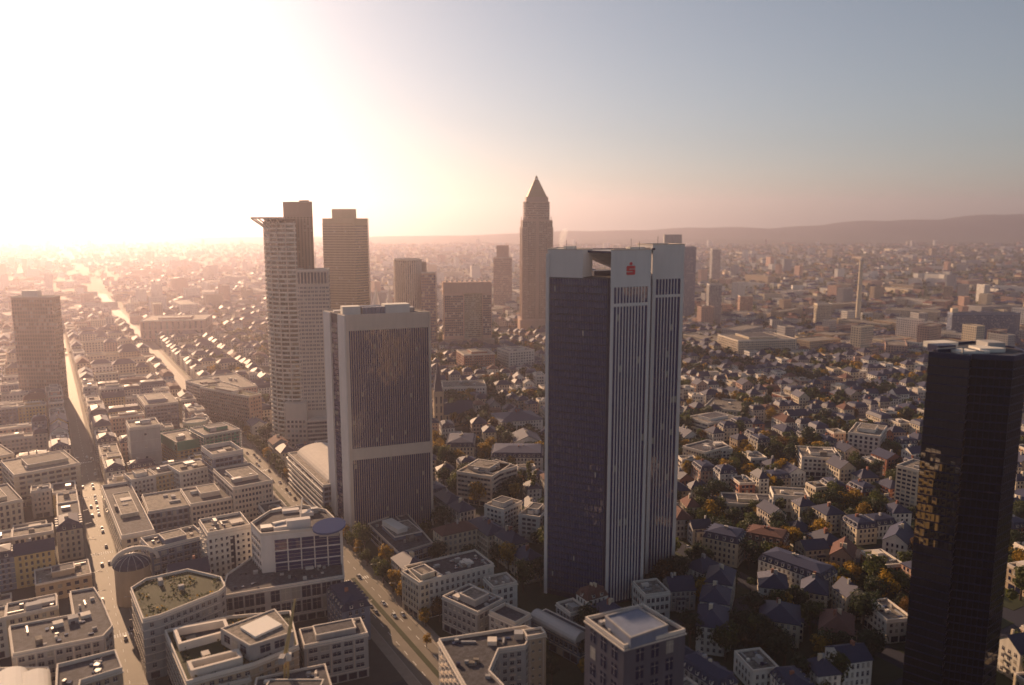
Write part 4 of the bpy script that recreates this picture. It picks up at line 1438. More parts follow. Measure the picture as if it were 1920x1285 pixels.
for (x, y, w, d, h) in ((500, 992, 6, 5, 1.6), (530, 994, 9, 3, 2.2), (575, 965, 7, 6, 2.0), (590, 962, 4, 3, 3.0), (545, 960, 9, 4, 1.5), (560, 990, 12, 4, 5.0)):
    q = P(x, y, OZ)
    small_box('plant_box', M['metal' if w < 7 else 'concrete'], rf, q[0], q[1], OZ + .06, w, d, h, .35)
mb = MB()
for i in range(len(op)):
    pass
a_ = P(565, 952, OZ); b_ = P(562, 985, OZ)
mb.bar((a_[0], a_[1], OZ + .5), (a_[0] + 1, a_[1] - 1, OZ + 6), .35).bar((a_[0] + 1, a_[1] - 1, OZ + 6), (b_[0], b_[1], OZ + .6), .35).bar((a_[0] + 1, a_[1] - 1, OZ + 6), (a_[0] + 9, a_[1] - 4, OZ + .6), .3)
part('roof_frame', mb, M['coping'], ob)
PL('low podium with dark glazing in front of the oval-roofed building', [(413, 1121), (500, 1106), (645, 1082), (640, 1030), (480, 1042), (425, 1080)], 20, 'grey', deck='deckdark', clutter=4, fl=6, bay=5, fx=.85, fz=.8)
# curved-roof building beside the avenue
CZ = 26.0
cp_ = [P(532, 852, CZ), P(606, 912, CZ)]
ce = Vector(D) * -1
q0 = Vector(cp_[1])
clen = (Vector(cp_[0]) - q0).length
q1 = q0 - ce * clen
cn = Vector((N.x, N.y))
crect = ccw([tuple(q0), tuple(q0 + cn * 40), tuple(q1 + cn * 40), tuple(q1)])
cb = lowrise('office_block', 'glassy block with a bright curved metal roof between the avenue and slab tower', 'building', crect, CZ, 'blue', fl=3.4, bay=3, fx=.9, fz=.55, clutter=0, par=.9, sill=False)
vault(cb, tuple(q0 - ce * 6 + cn * 20), tuple(q1 + ce * 6 + cn * 20), 15, CZ + .06, 7, 'coping', seg=14)
for k in range(6):
    for i in range(4):
        pass
for k in range(6):
    part('balcony_band', slab_on_edge(tuple(q1), tuple(q0), .3, clen - .3, 3 + k * 3.7, 3.7 + k * 3.7, 1.1), M['metal'], cb)
# foreground between street and avenue
PL('planted-roof block with a blue pool of glass on its terrace', [(245, 1107), (268, 1166), (300, 1158), (412, 1113), (423, 1103), (415, 1086), (352, 1071), (273, 1089)], 28, 'grey', deck='garden', clutter=2, par=1.4)
q = P(325, 1105, 28)
PLc = [(309, 1187), (350, 1284), (475, 1250), (560, 1215), (545, 1150), (430, 1160)]
cy_b = PL('courtyard block with pale roof edges at the bottom', PLc, 22, 'sand', deck='garden', clutter=2, par=1.5, fl=3.6, bay=3.4)
for (pts, z) in (([(324, 1178), (335, 1208), (432, 1182), (423, 1160)], 25.5), ([(350, 1240), (358, 1258), (455, 1232), (448, 1216)], 25.5)):
    w_ = pp(pts, z)
    part('light_well', MB().ring(w_, 1.4, 22.06, z), M['coping'], cy_b)
    part('well_floor', MB().prism(inset(w_, 1.3), 22.06, 22.2), M['deckdark'], cy_b)
cnp = pp([(413, 1176), (515, 1139), (551, 1182), (468, 1208)], 30)
cno = lowrise('canopy', 'square flat canopy with a bright membrane panel in its middle', 'canopy', cnp, 29, 'grey', clutter=0, fl=6, bay=6, fx=.7, fz=.7, par=.5, hero=False, z0=22.3, sill=False, deck='deck')
part('membrane', MB().prism(pp([(450, 1176), (500, 1154), (529, 1171), (478, 1194)], 30), 29.1, 30.1), M['canvas'], cno)
R3('dark block with lit balcony rows at the bottom', (570, 1214), (690, 1190), (680, 1160), 20, 'grey', deck='deckdark', clutter=4, fl=3.6, bay=5, fx=.7, fz=.5)
PL('brown block with a rounded bright roof edge at the bottom edge', [(480, 1275), (610, 1248), (640, 1345), (470, 1345)], 20, 'sand', deck='deckdark', clutter=5)
R3('low block with a pale rim at the bottom edge left of the canopy', (365, 1300), (470, 1275), (470, 1262), 18, 'cream', deck='deckdark', clutter=3)
# crane
c = P(537, 1262, 22)
cx_, cy3 = c
cz0 = 22.5
crn = thing('crane', 'slim yellow luffing crane standing beside the canopy', 'crane', (cx_, cy3, 0))
mb = MB()
for sx in (-.7, .7):
    for sy in (-.7, .7):
        mb.bar((cx_ + sx, cy3 + sy, 0), (cx_ + sx, cy3 + sy, 30), .22)
for k in range(15):
    z_ = k * 2
    mb.bar((cx_ - .7, cy3 - .7, z_), (cx_ + .7, cy3 - .7, z_ + 2), .07).bar((cx_ + .7, cy3 + .7, z_), (cx_ - .7, cy3 + .7, z_ + 2), .07)
part('mast', mb, M['ochre'], crn)
tip = PY(553, 1124, cy3 + 6)
a_ = Vector((cx_, cy3, 30))
b_ = Vector(tip)
mb = MB()
for o in (Vector((-.5, 0, 0)), Vector((.5, 0, 0)), Vector((0, .6, .6))):
    mb.bar(a_ + o, b_, .3)
for k in range(1, 16):
    p_a, p_b = a_.lerp(b_, k / 16), a_.lerp(b_, (k + 1) / 16)
    w_ = 1 - k / 16
    mb.bar(p_a + Vector((-.5 * w_, 0, 0)), p_b + Vector((.5 * w_, 0, 0)), .06)
part('jib', mb, M['ochre'], crn)
part('cab', MB().prism(box_poly(cx_ + 1.4, cy3 - .6, 2, 2.2, .2), 28, 30.6, bot=True), M['white'], crn)
part('counterweight', MB().prism(box_poly(cx_ - .2, cy3 - 4, 2.2, 3.4, .05), 29, 31.5, bot=True), M['grey'], crn)
# right of the avenue, lower middle
pod = pp([(690, 984), (748, 1040), (812, 1020), (760, 960)], 9)
pd = lowrise('pavilion', 'low dark podium with a bright lit roof edge below the slab tower', 'building', pod, 9, 'blue', deck='deckdark', clutter=2, fl=4, bay=3, fx=.8, fz=.7)
q = P(740, 988, 12)
small_box('plant_room', M['white'], pd, q[0], q[1], 9.06, 19, 7, 5, -.9)
R3('dark mansion block with a rounded corner and pale long facade', (788, 1094), (926, 1060), (905, 1030), 20, 'white', deck='deckdark', clutter=5, fl=3.4, bay=3.0, fx=.42, fz=.55)
R3('corner house end catching the sun beside the avenue trees', (753, 1074), (786, 1096), (812, 1070), 20, 'cream', deck='deckdark', clutter=2, fl=3.4, bay=2.6)
R3('pale villa with a low hip roof in the shade below', (925, 1104), (970, 1094), (948, 1076), 16, 'white', deck='deck', clutter=1, fl=3.6, bay=3.2, fx=.5, fz=.55)
R3('flat dark blue roofed block in the shade below the mansion block', (829, 1121), (895, 1151), (942, 1124), 17, 'grey', deck='deckdark', clutter=2, fl=3.6, bay=3.2)
R3('low block with a square rooftop court beside the vaulted hall', (917, 1151), (966, 1173), (986, 1152), 18, 'grey', deck='deckdark', clutter=0, par=1.6)
ub = PL('angular block with pale roof edges and cars on its deck, bottom middle', [(822, 1203), (985, 1178), (1002, 1184), (985, 1215), (935, 1222), (918, 1262), (945, 1290), (945, 1350), (905, 1350)], 26, 'grey', deck='deckdark', clutter=4, par=1.4)
R3('tall ochre stair block at the bottom middle', (988, 1197), (1024, 1191), (1020, 1178), 28, 'sand', deck='deck', clutter=0, fl=4, bay=3, fx=.3, fz=.25)
vh = R3('low hall with a long bright barrel roof at the foot of the emblem tower', (1002, 1152), (1088, 1196), (1100, 1180), 14, 'blue', deck='deckdark', clutter=0, par=.3)
vault(vh, P(1004, 1146, 17), P(1090, 1190, 17), 4, 14.1, 4, 'metal')
# heavy block at the foot of the emblem tower
hp_ = pp([(1097, 1163), (1170, 1217), (1285, 1186), (1205, 1138)], 52)
hb = lowrise('office_block', 'massive dark office block with tall windows and a raised pale roof, bottom centre', 'building', hp_, 52, 'darkstone', deck='deckdark', clutter=2, fl=7, bay=6.4, fx=.5, fz=.72, par=1.4, sill=False)
up = pp([(1131, 1156), (1182, 1200), (1256, 1174), (1197, 1138)], 56)
part('roof_block', MB().prism(inset(up, .5), 52.06, 56), M['blue'], hb)
part('roof_block_coping', MB().ring(inset(up, .4), .6, 55.9, 56.5), M['grey'], hb)
# church
cx, cyy = P(822, 800)
chh = thing('church', 'dark stone church with a slender pointed spire beside the slab tower', 'church', (cx, cyy, 0))
cw = 9.0
zt_, zsp = ZY(822, 738, cyy), ZY(822, 674, cyy)
tw = box_poly(cx, cyy, cw, cw, .25)
part('tower', MB().prism(tw, 0, zt_), M['sand'], chh)
part('spire', MB().frustum(inset(tw, .6), zt_ + 2.5, box_poly(cx, cyy, .15, .15, .25), zsp), M['slate'], chh)
for i in range(4):
    a_, b_ = tw[i], tw[(i + 1) % 4]
    part('tower_gable', MB().prism(ccw([a_, b_, tuple((Vector(a_) + Vector(b_)) / 2 + (Vector(cen(tw)) - (Vector(a_) + Vector(b_)) / 2) * .3)]), zt_ + .003, zt_ + 2.6), M['sand'], chh)
    mb = MB()
    edge_panes(mb, a_, b_, 4, zt_ - 1, 2, 3, .35, .7, .06, 0, 0)
    part('louvre', mb, M['glass'], chh)
    small_box('pinnacle', M['sand'], chh, a_[0], a_[1], zt_ - 4, 1.3, 1.3, 8, .25)
nv = box_poly(cx + 18, cyy + 9, 30, 13, .35)
part('nave_wall', MB().prism(nv, 0, 13, top=False), M['sand'], chh)
rm, gb, _, _ = gable_roof(nv, 13, 9)
part('nave_roof', rm, M['slate'], chh)
part('nave_gable', gb, M['sand'], chh)
windows_on(chh, nv, 2, 12, 10, 4, .35, .75, sill=False)
HERO.append(tw)
HERO.append(nv)
# blocks between the two big towers
R3('balconied office block with pale floor bands between the two towers, nearer left wing', (856, 886), (922, 896), (935, 868), 22, 'stone', fl=3.5, bay=2.6, fx=.9, fz=.45, clutter=3, sill=False)
R3('balconied office block with pale floor bands, right wing', (923, 890), (970, 876), (950, 858), 22, 'stone', fl=3.5, bay=2.6, fx=.9, fz=.45, clutter=5, sill=False)
R3('terraced white apartment house nearer the emblem tower', (908, 948), (945, 958), (972, 940), 20, 'white', fl=3.2, bay=3, fx=.6, fz=.5, clutter=4)
R3('white apartment house with deep balconies against the emblem tower', (972, 966), (1012, 972), (1020, 950), 17, 'white', fl=3.2, bay=3.4, fx=.7, fz=.5, clutter=4)
h_ = house('mansion_block', 'long mansion block with a dark dormered mansard between the towers', 'house', rect3((921, 857), (1018, 858), (1016, 838), 15), 15, 'white', 'mansard', 'slate', 5, hero=True, chim=3)
house('mansion_block', 'cream corner mansion with a slate hip roof below the church', 'house', rect3((836, 838), (889, 838), (880, 818), 15), 15, 'cream', 'mansard', 'slate', 5, hero=True, chim=2)
house('mansion_block', 'white house with a dark gable roof and lit end wall near the emblem tower', 'house', rect3((965, 830), (1016, 828), (1012, 812), 13), 13, 'white', 'gable', 'slate', 5, hero=True, chim=2)
house('mansion_block', 'broad pale mansion with a long dark roof behind the big tree', 'house', rect3((940, 792), (1018, 786), (1014, 768), 14), 14, 'white', 'hip', 'slate', 5, hero=True, chim=3)
R3('long white flat-roofed block above the big dark tree', (830, 728), (912, 726), (908, 714), 16, 'white', fl=3.4, bay=3, clutter=3)
R3('brown brick office block beyond the white blocks', (870, 667), (928, 664), (926, 654), 26, 'brick', fl=3.6, bay=3, fx=.5, fz=.5, clutter=4)
R3('white block with square windows right of the brown brick one', (955, 661), (1002, 657), (1000, 648), 27, 'white', fl=3.6, bay=4, fx=.5, fz=.5, clutter=4)
# right of the emblem tower
R3('white modernist block with ribbon windows right of the emblem tower', (1286, 783), (1328, 795), (1352, 775), 12, 'white', fl=3.6, bay=3, fx=.9, fz=.45, clutter=4)
R3('long cream villa row with a corner turret right of the emblem tower', (1280, 838), (1322, 850), (1340, 830), 15, 'cream', fl=3.3, bay=2.6, clutter=3, deck='deckdark')
R3('blue-shaded white block with tall windows right of the emblem tower', (1328, 845), (1374, 843), (1370, 828), 14, 'white', fl=3.4, bay=3.4, fx=.6, fz=.6, clutter=3)
R3('large pale office block with many windows above the right-hand trees', (1346, 628), (1384, 640), (1440, 622), 26, 'cream', fl=3.5, bay=3.2, fx=.5, fz=.5, clutter=8)
R3('flat pale hall roof right of the emblem tower', (1318, 765), (1388, 772), (1420, 755), 8, 'cream', clutter=3)
R3('white courtyard villa with a bright flank among the right-hand trees', (1590, 812), (1650, 820), (1660, 800), 20, 'white', fl=3.5, bay=4, fx=.5, fz=.6, clutter=5)
R3('wide white apartment house with a set-back top floor, right', (1503, 858), (1580, 862), (1580, 842), 15, 'white', fl=3.4, bay=3.4, fx=.6, fz=.55, clutter=4)
R3('tall balconied block of flats with sunlit edges left of the black tower', (1681, 874), (1722, 884), (1735, 868), 34, 'cream', fl=3.0, bay=3.4, fx=.7, fz=.5, clutter=2, sill=False)
R3('long low school with a dark roof in the shaded gardens', (1357, 945), (1452, 950), (1450, 930), 10, 'cream', fl=3.6, bay=3, clutter=2, deck='deckdark')
R3('low pale garden building in the shade, right', (1450, 930), (1518, 934), (1515, 918), 11, 'white', fl=3.6, bay=2.6, clutter=2)
for (A_, B_, C_, z, w, rm_, lab) in (
        ((1422, 1048), (1540, 1090), (1552, 1066), 14, 'white', 'slate', 'long white terrace with a slate roof and roof lights, lower right'),
        ((1318, 1006), (1384, 1020), (1396, 1000), 15, 'cream', 'slate', 'cream terrace house with balconies, lower right'),
        ((1395, 1008), (1470, 1022), (1480, 1002), 14, 'pink', 'tile', 'rose terrace house with a red roof, lower right')):
    house('terrace_house', lab, 'house', rect3(A_, B_, C_, z), z, w, 'mansard', rm_, 4.6, hero=True, chim=3)
for (A_, B_, C_, z, w, rm_, lab) in (
        ((1283, 1060), (1318, 1075), (1340, 1055), 12, 'white', 'slate', 'white villa with a blue slate hip roof beside the emblem tower foot'),
        ((1322, 1090), (1372, 1098), (1384, 1070), 15, 'white', 'slate', 'topmost of three stepped pale villas right of the heavy dark block'),
        ((1312, 1126), (1366, 1134), (1376, 1106), 14, 'white', 'slate', 'middle of three stepped pale villas right of the heavy dark block'),
        ((1306, 1172), (1364, 1180), (1376, 1142), 14, 'white', 'slate', 'lowest of three stepped pale villas right of the heavy dark block'),
        ((1424, 1100), (1478, 1106), (1484, 1080), 12, 'white', 'slate', 'white villa with square windows and a sunlit hip, lower right'),
        ((1502, 1108), (1552, 1116), (1560, 1088), 12, 'cream', 'slate', 'cream villa with a sunlit hip right of the square-windowed one'),
        ((1424, 1160), (1500, 1172), (1512, 1138), 12, 'cream', 'slate', 'broad villa with a dark hip roof in the lower right shade'),
        ((1536, 1180), (1600, 1192), (1612, 1156), 12, 'cream', 'tile', 'villa with a brick party wall in the lower right shade'),
        ((1655, 1012), (1702, 1022), (1710, 995), 12, 'white', 'slate', 'white gabled villa left of the black tower'),
        ((1556, 1040), (1600, 1048), (1606, 1026), 12, 'pink', 'tile', 'rose villa with a sunlit gable beside yellow shrubs')):
    house('villa', lab, 'house', rect3(A_, B_, C_, z), z, w, 'gable' if 'gable' in lab else 'hip', rm_, 5.0, hero=True, chim=2)

# ------------------------------------------------------------------ the rest of the town, lot by lot
def hull(p):
    p = sorted(set(tuple(q[:2]) for q in p))
    def half(pts):
        o = []
        for q in pts:
            while len(o) > 1 and (o[-1][0] - o[-2][0]) * (q[1] - o[-2][1]) - (o[-1][1] - o[-2][1]) * (q[0] - o[-2][0]) <= 0:
                o.pop()
            o.append(q)
        return o
    a, b = half(p), half(p[::-1])
    return a[:-1] + b[:-1]
HULLS = [(hull(p), cen(p), max(math.dist(cen(p), q) for q in p)) for p in HERO]
def sat(p, q):
    for s in (p, q):
        for i in range(len(s)):
            a, b = s[i], s[(i + 1) % len(s)]
            nx, ny = b[1] - a[1], a[0] - b[0]
            p1 = [x * nx + y * ny for x, y in p]
            q1 = [x * nx + y * ny for x, y in q]
            if max(p1) <= min(q1) or max(q1) <= min(p1):
                return False
    return True
def blocked(p, grow=1.0):
    c = cen(p)
    r = max(math.dist(c, q) for q in p)
    g = inset(p, -grow)
    for h, hc, hr in HULLS:
        if math.dist(c, hc) < r + hr + grow and sat(g, h):
            return True
    return False
SIL = [(1026, 480, 1268, 1125), (620, 600, 806, 985), (1735, 675, 1900, 1285), (492, 420, 612, 830), (612, 420, 688, 600), (980, 420, 1030, 615)]
SILY = [430, 510, 320, 690, 1100, 1390]
def hidden(p, z):
    c = cen(p)
    x, y = PX((c[0], c[1], z))
    for (x0, y0, x1, y1), Y in zip(SIL, SILY):
        if c[1] > Y and x0 + 8 < x < x1 - 8 and y0 < y < y1:
            return True
    return False
def in_frame(p, z, m=25):
    c = cen(p)
    if c[1] < 60:
        return False
    x, y = PX((c[0], c[1], z))
    return -m < x < 1920 + m and y < 1285 + 20
rng = random.Random(11)
LOTS, TREES = [], []
def side_lots(a0, a1, b0, b1, depth, wmin, wmax, gap, setb, zone):
    """lots round the edge of the block a0..a1 x b0..b1"""
    def row(fixed, lo, hi, along, inward):
        s = lo
        while s < hi - wmin * .6:
            w = min(rng.uniform(wmin, wmax), hi - s)
            if hi - s - w < wmin * .6:
                w = hi - s
            d = depth * rng.uniform(.9, 1.15)
            g = rng.uniform(*gap)
            u0, u1 = s + g / 2, s + w - g / 2
            sb = setb * rng.uniform(.6, 1.3)
            v0, v1 = (fixed + sb, fixed + sb + d) if inward > 0 else (fixed - sb - d, fixed - sb)
            p = [ab(v0, u0), ab(v1, u0), ab(v1, u1), ab(v0, u1)] if along == 'b' else [ab(u0, v0), ab(u1, v0), ab(u1, v1), ab(u0, v1)]
            if zone == 'west':
                pc, ra = cen(p), R(rng.gauss(-20, 4))
                cr_, sr_ = math.cos(ra), math.sin(ra)
                p = [(pc[0] + (x - pc[0]) * cr_ - (y - pc[1]) * sr_, pc[1] + (x - pc[0]) * sr_ + (y - pc[1]) * cr_) for x, y in p]
            LOTS.append((ccw(p), zone))
            s += w
    row(a0, b0, b1, 'b', 1)
    row(a1, b0, b1, 'b', -1)
    k = depth + setb + 2
    row(b0, a0 + k, a1 - k, 'a', 1)
    row(b1, a0 + k, a1 - k, 'a', -1)
a_lines = [(-109.1 + .0, -14.5)]
x = -128.1
while x > -760:
    a_lines.append((x - 72, x)); x -= 86
x = 14.5
k = 0
while x < 1150:
    w = 80 if k == 0 else 74
    a_lines.append((x, x + w)); x += w + 13
    k += 1
yards = {'court': MB(), 'garden': MB()}
for (a0, a1) in a_lines:
    b = -330.0
    while b < 1250:
        ln = rng.uniform(72, 104)
        cpt = ab((a0 + a1) / 2, b + ln / 2)
        if 250 < cpt[1] < 1420 and abs(cpt[0]) < cpt[1] * .78 + 120:
            zone = 'west' if a0 > 90 else ('mid' if a0 > 0 else 'town')
            pts = [ab(a0, b), ab(a1, b), ab(a1, b + ln), ab(a0, b + ln)]
            yards['court' if zone == 'town' else 'garden'].prism(ccw(pts), 0, .13)
            if zone == 'town':
                side_lots(a0, a1, b, b + ln, 13, 16, 30, (0, .1), .5, zone)
                for i in range(2):
                    aa, bb = rng.uniform(a0 + 22, a1 - 22), rng.uniform(b + 22, b + ln - 22)
                    LOTS.append((box_poly(*ab(aa, bb), rng.uniform(10, 22), rng.uniform(8, 14), GRID), 'back'))
                for i in range(2):
                    TREES.append((*ab(rng.uniform(a0 + 18, a1 - 18), rng.uniform(b + 18, b + ln - 18)), rng.uniform(.55, .9), 0))
            else:
                side_lots(a0, a1, b, b + ln, 12.5, 15, 25, (2.5, 8) if zone == 'west' else (.2, 4), 4 if zone == 'west' else 2.5, zone)
                for i in range(110 if zone == 'west' else 45):
                    TREES.append((*ab(rng.uniform(a0 + 3, a1 - 3), rng.uniform(b + 3, b + ln - 3)), rng.uniform(.9, 1.85), 0))
                for s in np.arange(b + 4, b + ln, 13):
                    if rng.random() < .6:
                        TREES.append((*ab(a1 + 2.2, s), rng.uniform(.6, .95), 0))
        b += ln + 13
for k, nm in (('court', 'yards'), ('garden', 'gardens')):
    setting(nm, yards[k], M[k])
USED = []
def free(p, grow=.3):
    c = cen(p)
    r = max(math.dist(c, q) for q in p)
    g = inset(p, grow)
    for q, qc, qr in USED:
        if math.dist(c, qc) < r + qr and sat(g, q):
            return False
    return True
ok = []
for p, zone in LOTS:
    aa, bb = to_ab(cen(p))
    r = max(math.dist(cen(p), q) for q in p)
    if blocked(p):
        continue
    if any(abs(aa - ac) < half + 3 for ac, half in ROADS):
        continue
    hgt = {'town': rng.uniform(15, 24), 'back': rng.uniform(5, 14), 'mid': rng.uniform(12, 17), 'west': rng.uniform(9.5, 14.5)}[zone]
    if cen(p)[1] < 620 and zone in ('town', 'back'):
        hgt = min(hgt, 19)
    if not in_frame(p, hgt, 60) or hidden(p, hgt):
        continue
    if not free(p):
        continue
    USED.append((p, cen(p), r))
    ok.append((math.hypot(*cen(p)), p, zone, hgt))
ok.sort(key=lambda q: q[0])
WALLW = {'town': ['white', 'cream', 'cream', 'sand', 'grey', 'pink', 'ochre', 'blue', 'stone'], 'back': ['white', 'grey', 'sand'],
         'mid': ['white', 'cream', 'white', 'stone', 'cream', 'grey'], 'west': ['white', 'cream', 'white', 'cream', 'white', 'cream', 'stone', 'pink', 'sand', 'white', 'grey', 'brick']}
WNAME = {'white': 'white', 'cream': 'cream', 'sand': 'sandstone', 'grey': 'grey', 'pink': 'rose', 'ochre': 'ochre', 'blue': 'slate blue', 'stone': 'pale stone', 'brick': 'brick'}
cnt = {'town_house': 0, 'villa': 0, 'apartment_house': 0}
LIMIT = 230
rest = []
for dist, p, zone, h in ok:
    wall = rng.choice(WALLW[zone])
    rd = rng.random()
    if zone in ('town', 'back'):
        roof = 'flat' if rd < .55 or zone == 'back' else ('mansard' if rd < .85 else 'gable')
    else:
        roof = 'hip' if rd < .38 else 'mansard' if rd < .62 else 'gable' if rd < .8 else 'flat'
    roofm = 'slate' if rng.random() < .92 else 'tile'
    kind = 'apartment_house' if roof == 'flat' else ('town_house' if zone in ('town', 'back') else 'villa')
    rise = rng.uniform(3.6, 5.2)
    if cnt[kind] >= LIMIT or dist > 1020:
        rest.append((p, zone, h, wall, roof, roofm, rise))
        continue
    cnt[kind] += 1
    cat = 'house' if kind != 'apartment_house' else 'apartments'
    grp = {'town_house': 'town houses in closed rows left of the avenue', 'villa': 'villas among the trees', 'apartment_house': 'flat-roofed houses of the quarter'}[kind]
    fl_, bay_ = rng.uniform(3.1, 3.7), rng.uniform(2.4, 3.2)
    if roof == 'flat':
        o = lowrise(kind, None, cat, p, h, wall, fl=fl_, bay=bay_, fx=rng.choice([.42, .5, .62]), fz=.52, deck=rng.choice(['deck', 'deckdark', 'deck']), clutter=rng.randint(1, 3), group=grp, hero=False)
        desc = f"{WNAME[wall]} flat-roofed {'house' if h < 14 else 'block'}"
    else:
        o = house(kind, None, cat, p, h, wall, roof, roofm, rise, fl_, bay_, group=grp, chim=rng.randint(1, 2), rng=rng, dormers=dist < 760)
        desc = f"{WNAME[wall]} house with {'red' if roofm == 'tile' else 'dark'} {roof} roof"
    c = cen(p)
    AUTO.append((o, desc, (c[0], c[1], h)))
# remaining houses of the quarter: one mass
mb = MB()
SM = ['white', 'cream', 'sand', 'pink', 'grey', 'slate', 'tile', 'deck']
SI = {k: i for i, k in enumerate(SM)}
def mass_house(p, h, wall, roof, roofm, rise, win=True):
    w = SI.get(wall, 1)
    mb.prism(p, 0, h, w, top=False)
    if roof == 'flat':
        mb.prism(inset(p, .3), h - .6, h - .3, SI['deck'])
        mb.ring(p, .5, h - .01, h + .9, w)
    else:
        hp, _, _ = hip_roof(p, h, rise if roof != 'mansard' else rise * 1.1)
        i0 = len(mb.v)
        mb.v += hp.v
        mb.f += [tuple(k + i0 for k in f) for f in hp.f]
        mb.m += [SI[roofm]] * len(hp.f)
    if win:
        for i in range(4):
            a, b = p[i], p[(i + 1) % 4]
            e = Vector((b[0] - a[0], b[1] - a[1]))
            if e.x < -2:
                continue
            nx, nz = int(e.length / 3.4), int(h / 3.4)
            if nx > 0 and nz > 0:
                i0 = len(mb.m)
                edge_panes(mb, a, b, .6, h - .4, nx, nz, .42, .5, .06, .01, 0, False)
                for k_ in range(i0, len(mb.m)):
                    mb.m[k_] = 8
for p, zone, h, wall, roof, roofm, rise in rest:
    mass_house(p, h, wall, roof, roofm, rise)
# far city out to the haze
nrng = random.Random(5)
for i in range(8800):
    Y = 1150 + 5200 * nrng.random() ** 1.9
    X = nrng.uniform(-.82, .82) * Y
    if Y < 1420 and abs(X) < 0 or any(math.dist((X, Y), hc) < hr + 22 for _, hc, hr in HULLS):
        continue
    aa, bb = to_ab((X, Y))
    if abs(aa) < 24 or any(abs(aa - ac) < half + 14 and bb < 1100 for ac, half in ROADS):
        continue
    if Y < 1430 and not (abs(aa) > 760):
        continue
    px_ = PX((X, Y, 12))
    big = nrng.random()
    dens = 1.0 if X < 300 else .75
    if nrng.random() > dens:
        continue
    if big < .08:
        w, d, h = nrng.uniform(40, 110), nrng.uniform(16, 40), nrng.uniform(10, 24)
    elif big < .12:
        w, d, h = nrng.uniform(16, 40), nrng.uniform(14, 18), nrng.uniform(28, 52)
    else:
        w, d, h = nrng.uniform(12, 34), nrng.uniform(10, 15), nrng.uniform(8, 17)
    p = box_poly(X, Y, w, d, GRID + nrng.choice([0, math.pi / 2]) + nrng.gauss(0, .25))
    mass_house(p, h, nrng.choice(['white', 'cream', 'white', 'sand', 'pink', 'grey']), 'flat' if big < .35 else 'hip', nrng.choice(['slate', 'slate', 'tile']), nrng.uniform(3, 5), win=Y < 2100)
o = setting('far_city', mb, [M[k] for k in SM] + [M['glass']], True, 'mass of distant houses and blocks stretching away to the hazy horizon')

# ------------------------------------------------------------------ trees
def crown_mesh(name, mat, seed, shape):
    r = random.Random(seed)
    mb = MB()
    lobes = []
    for i in range(9):
        t = r.random()
        a = r.uniform(0, 2 * math.pi)
        if shape == 'tall':
            lobes.append((Vector((math.cos(a) * r.uniform(0, 1.0), math.sin(a) * r.uniform(0, 1.0), 3.2 + 9.5 * i / 8)), r.uniform(1.2, 1.9) * (1.15 - .5 * i / 8)))
        else:
            rad = r.uniform(.4, 2.7)
            lobes.append((Vector((math.cos(a) * rad, math.sin(a) * rad, r.uniform(4.6, 8.6))), r.uniform(1.5, 2.5)))
    if shape != 'tall':
        lobes.append((Vector((0, 0, 8.0)), 2.4))
    for c, rad in lobes:
        for k in range(int(44 * rad)):
            d = Vector((r.gauss(0, 1), r.gauss(0, 1), r.gauss(0, 1))).normalized()
            q = c + d * rad * (r.random() ** .35) * Vector((1, 1, .85)).length / 1.66
            s = r.uniform(.36, .8)
            u = Vector((r.gauss(0, 1), r.gauss(0, 1), r.gauss(0, 1))).normalized()
            v = (u.cross(d + Vector((.01, .02, .03)))).normalized()
            u = v.cross(d).normalized() * .7 + u * .4
            mb.poly([tuple(q + u * s), tuple(q + v * s * .8), tuple(q - u * s), tuple(q - v * s * .8)])
    return mb.mesh(name, [mat])
def trunk_mesh(seed):
    r = random.Random(seed)
    mb = MB()
    n = 6
    def cone(a, b, r0, r1):
        a, b = Vector(a), Vector(b)
        d = (b - a).normalized()
        u = d.cross(Vector((.3, .9, .1))).normalized()
        w = d.cross(u)
        i = len(mb.v)
        for c, rr_ in ((a, r0), (b, r1)):
            for k in range(n):
                t = 2 * math.pi * k / n
                mb.v.append(tuple(c + (u * math.cos(t) + w * math.sin(t)) * rr_))
        for k in range(n):
            j = (k + 1) % n
            mb.f.append((i + k, i + j, i + n + j, i + n + k)); mb.m.append(0)
    cone((0, 0, -.1), (.1, .05, 4.4), .36, .24)
    for k in range(5):
        a = k * 1.256 + r.random()
        cone((.1, .05, 3.2 + k * .3), (2.0 * math.cos(a), 2.0 * math.sin(a), 6 + r.random() * 1.6), .16, .05)
    cone((.1, .05, 4.4), (0, 0, 8), .24, .06)
    return mb.mesh('trunk', [M['wood']])
TR = [trunk_mesh(i) for i in range(3)]
CROWN = {}
for ki, (nm, mt) in enumerate(LEAF.items()):
    CROWN[nm] = [crown_mesh('crown', mt, 31 * ki + i, 'round') for i in range(4)]
CROWN['tall'] = [crown_mesh('crown', LEAF['olive green'], 77 + i, 'tall') for i in range(2)]
trng = random.Random(3)
def tree(x, y, s, kind, label=None, group=None, shape='round'):
    o = thing('broadleaf_tree' if shape == 'round' else 'poplar_tree', label, 'tree', (x, y, .1), group)
    rz = trng.uniform(0, 6.28)
    link('trunk', trng.choice(TR), o, (0, 0, 0), rz, (s, s, s))
    cm = CROWN['tall'] if shape == 'tall' else CROWN[kind]
    link('crown', trng.choice(cm), o, (0, 0, 0), rz, (s * trng.uniform(.9, 1.1), s * trng.uniform(.9, 1.1), s * trng.uniform(.9, 1.1)))
    return o
TUSED = []
def hand_tree(px, py, s, kind, label=None, shape='round'):
    x, y = P(px, py)
    o = tree(x, y, s, kind, label, 'trees of the quarter', shape)
    if label is None:
        AUTO.append((o, f'{kind} {"tree" if s < 1.5 else "large tree"}', (x, y, 8 * s)))
    TUSED.append((x, y, 3.2 * s))
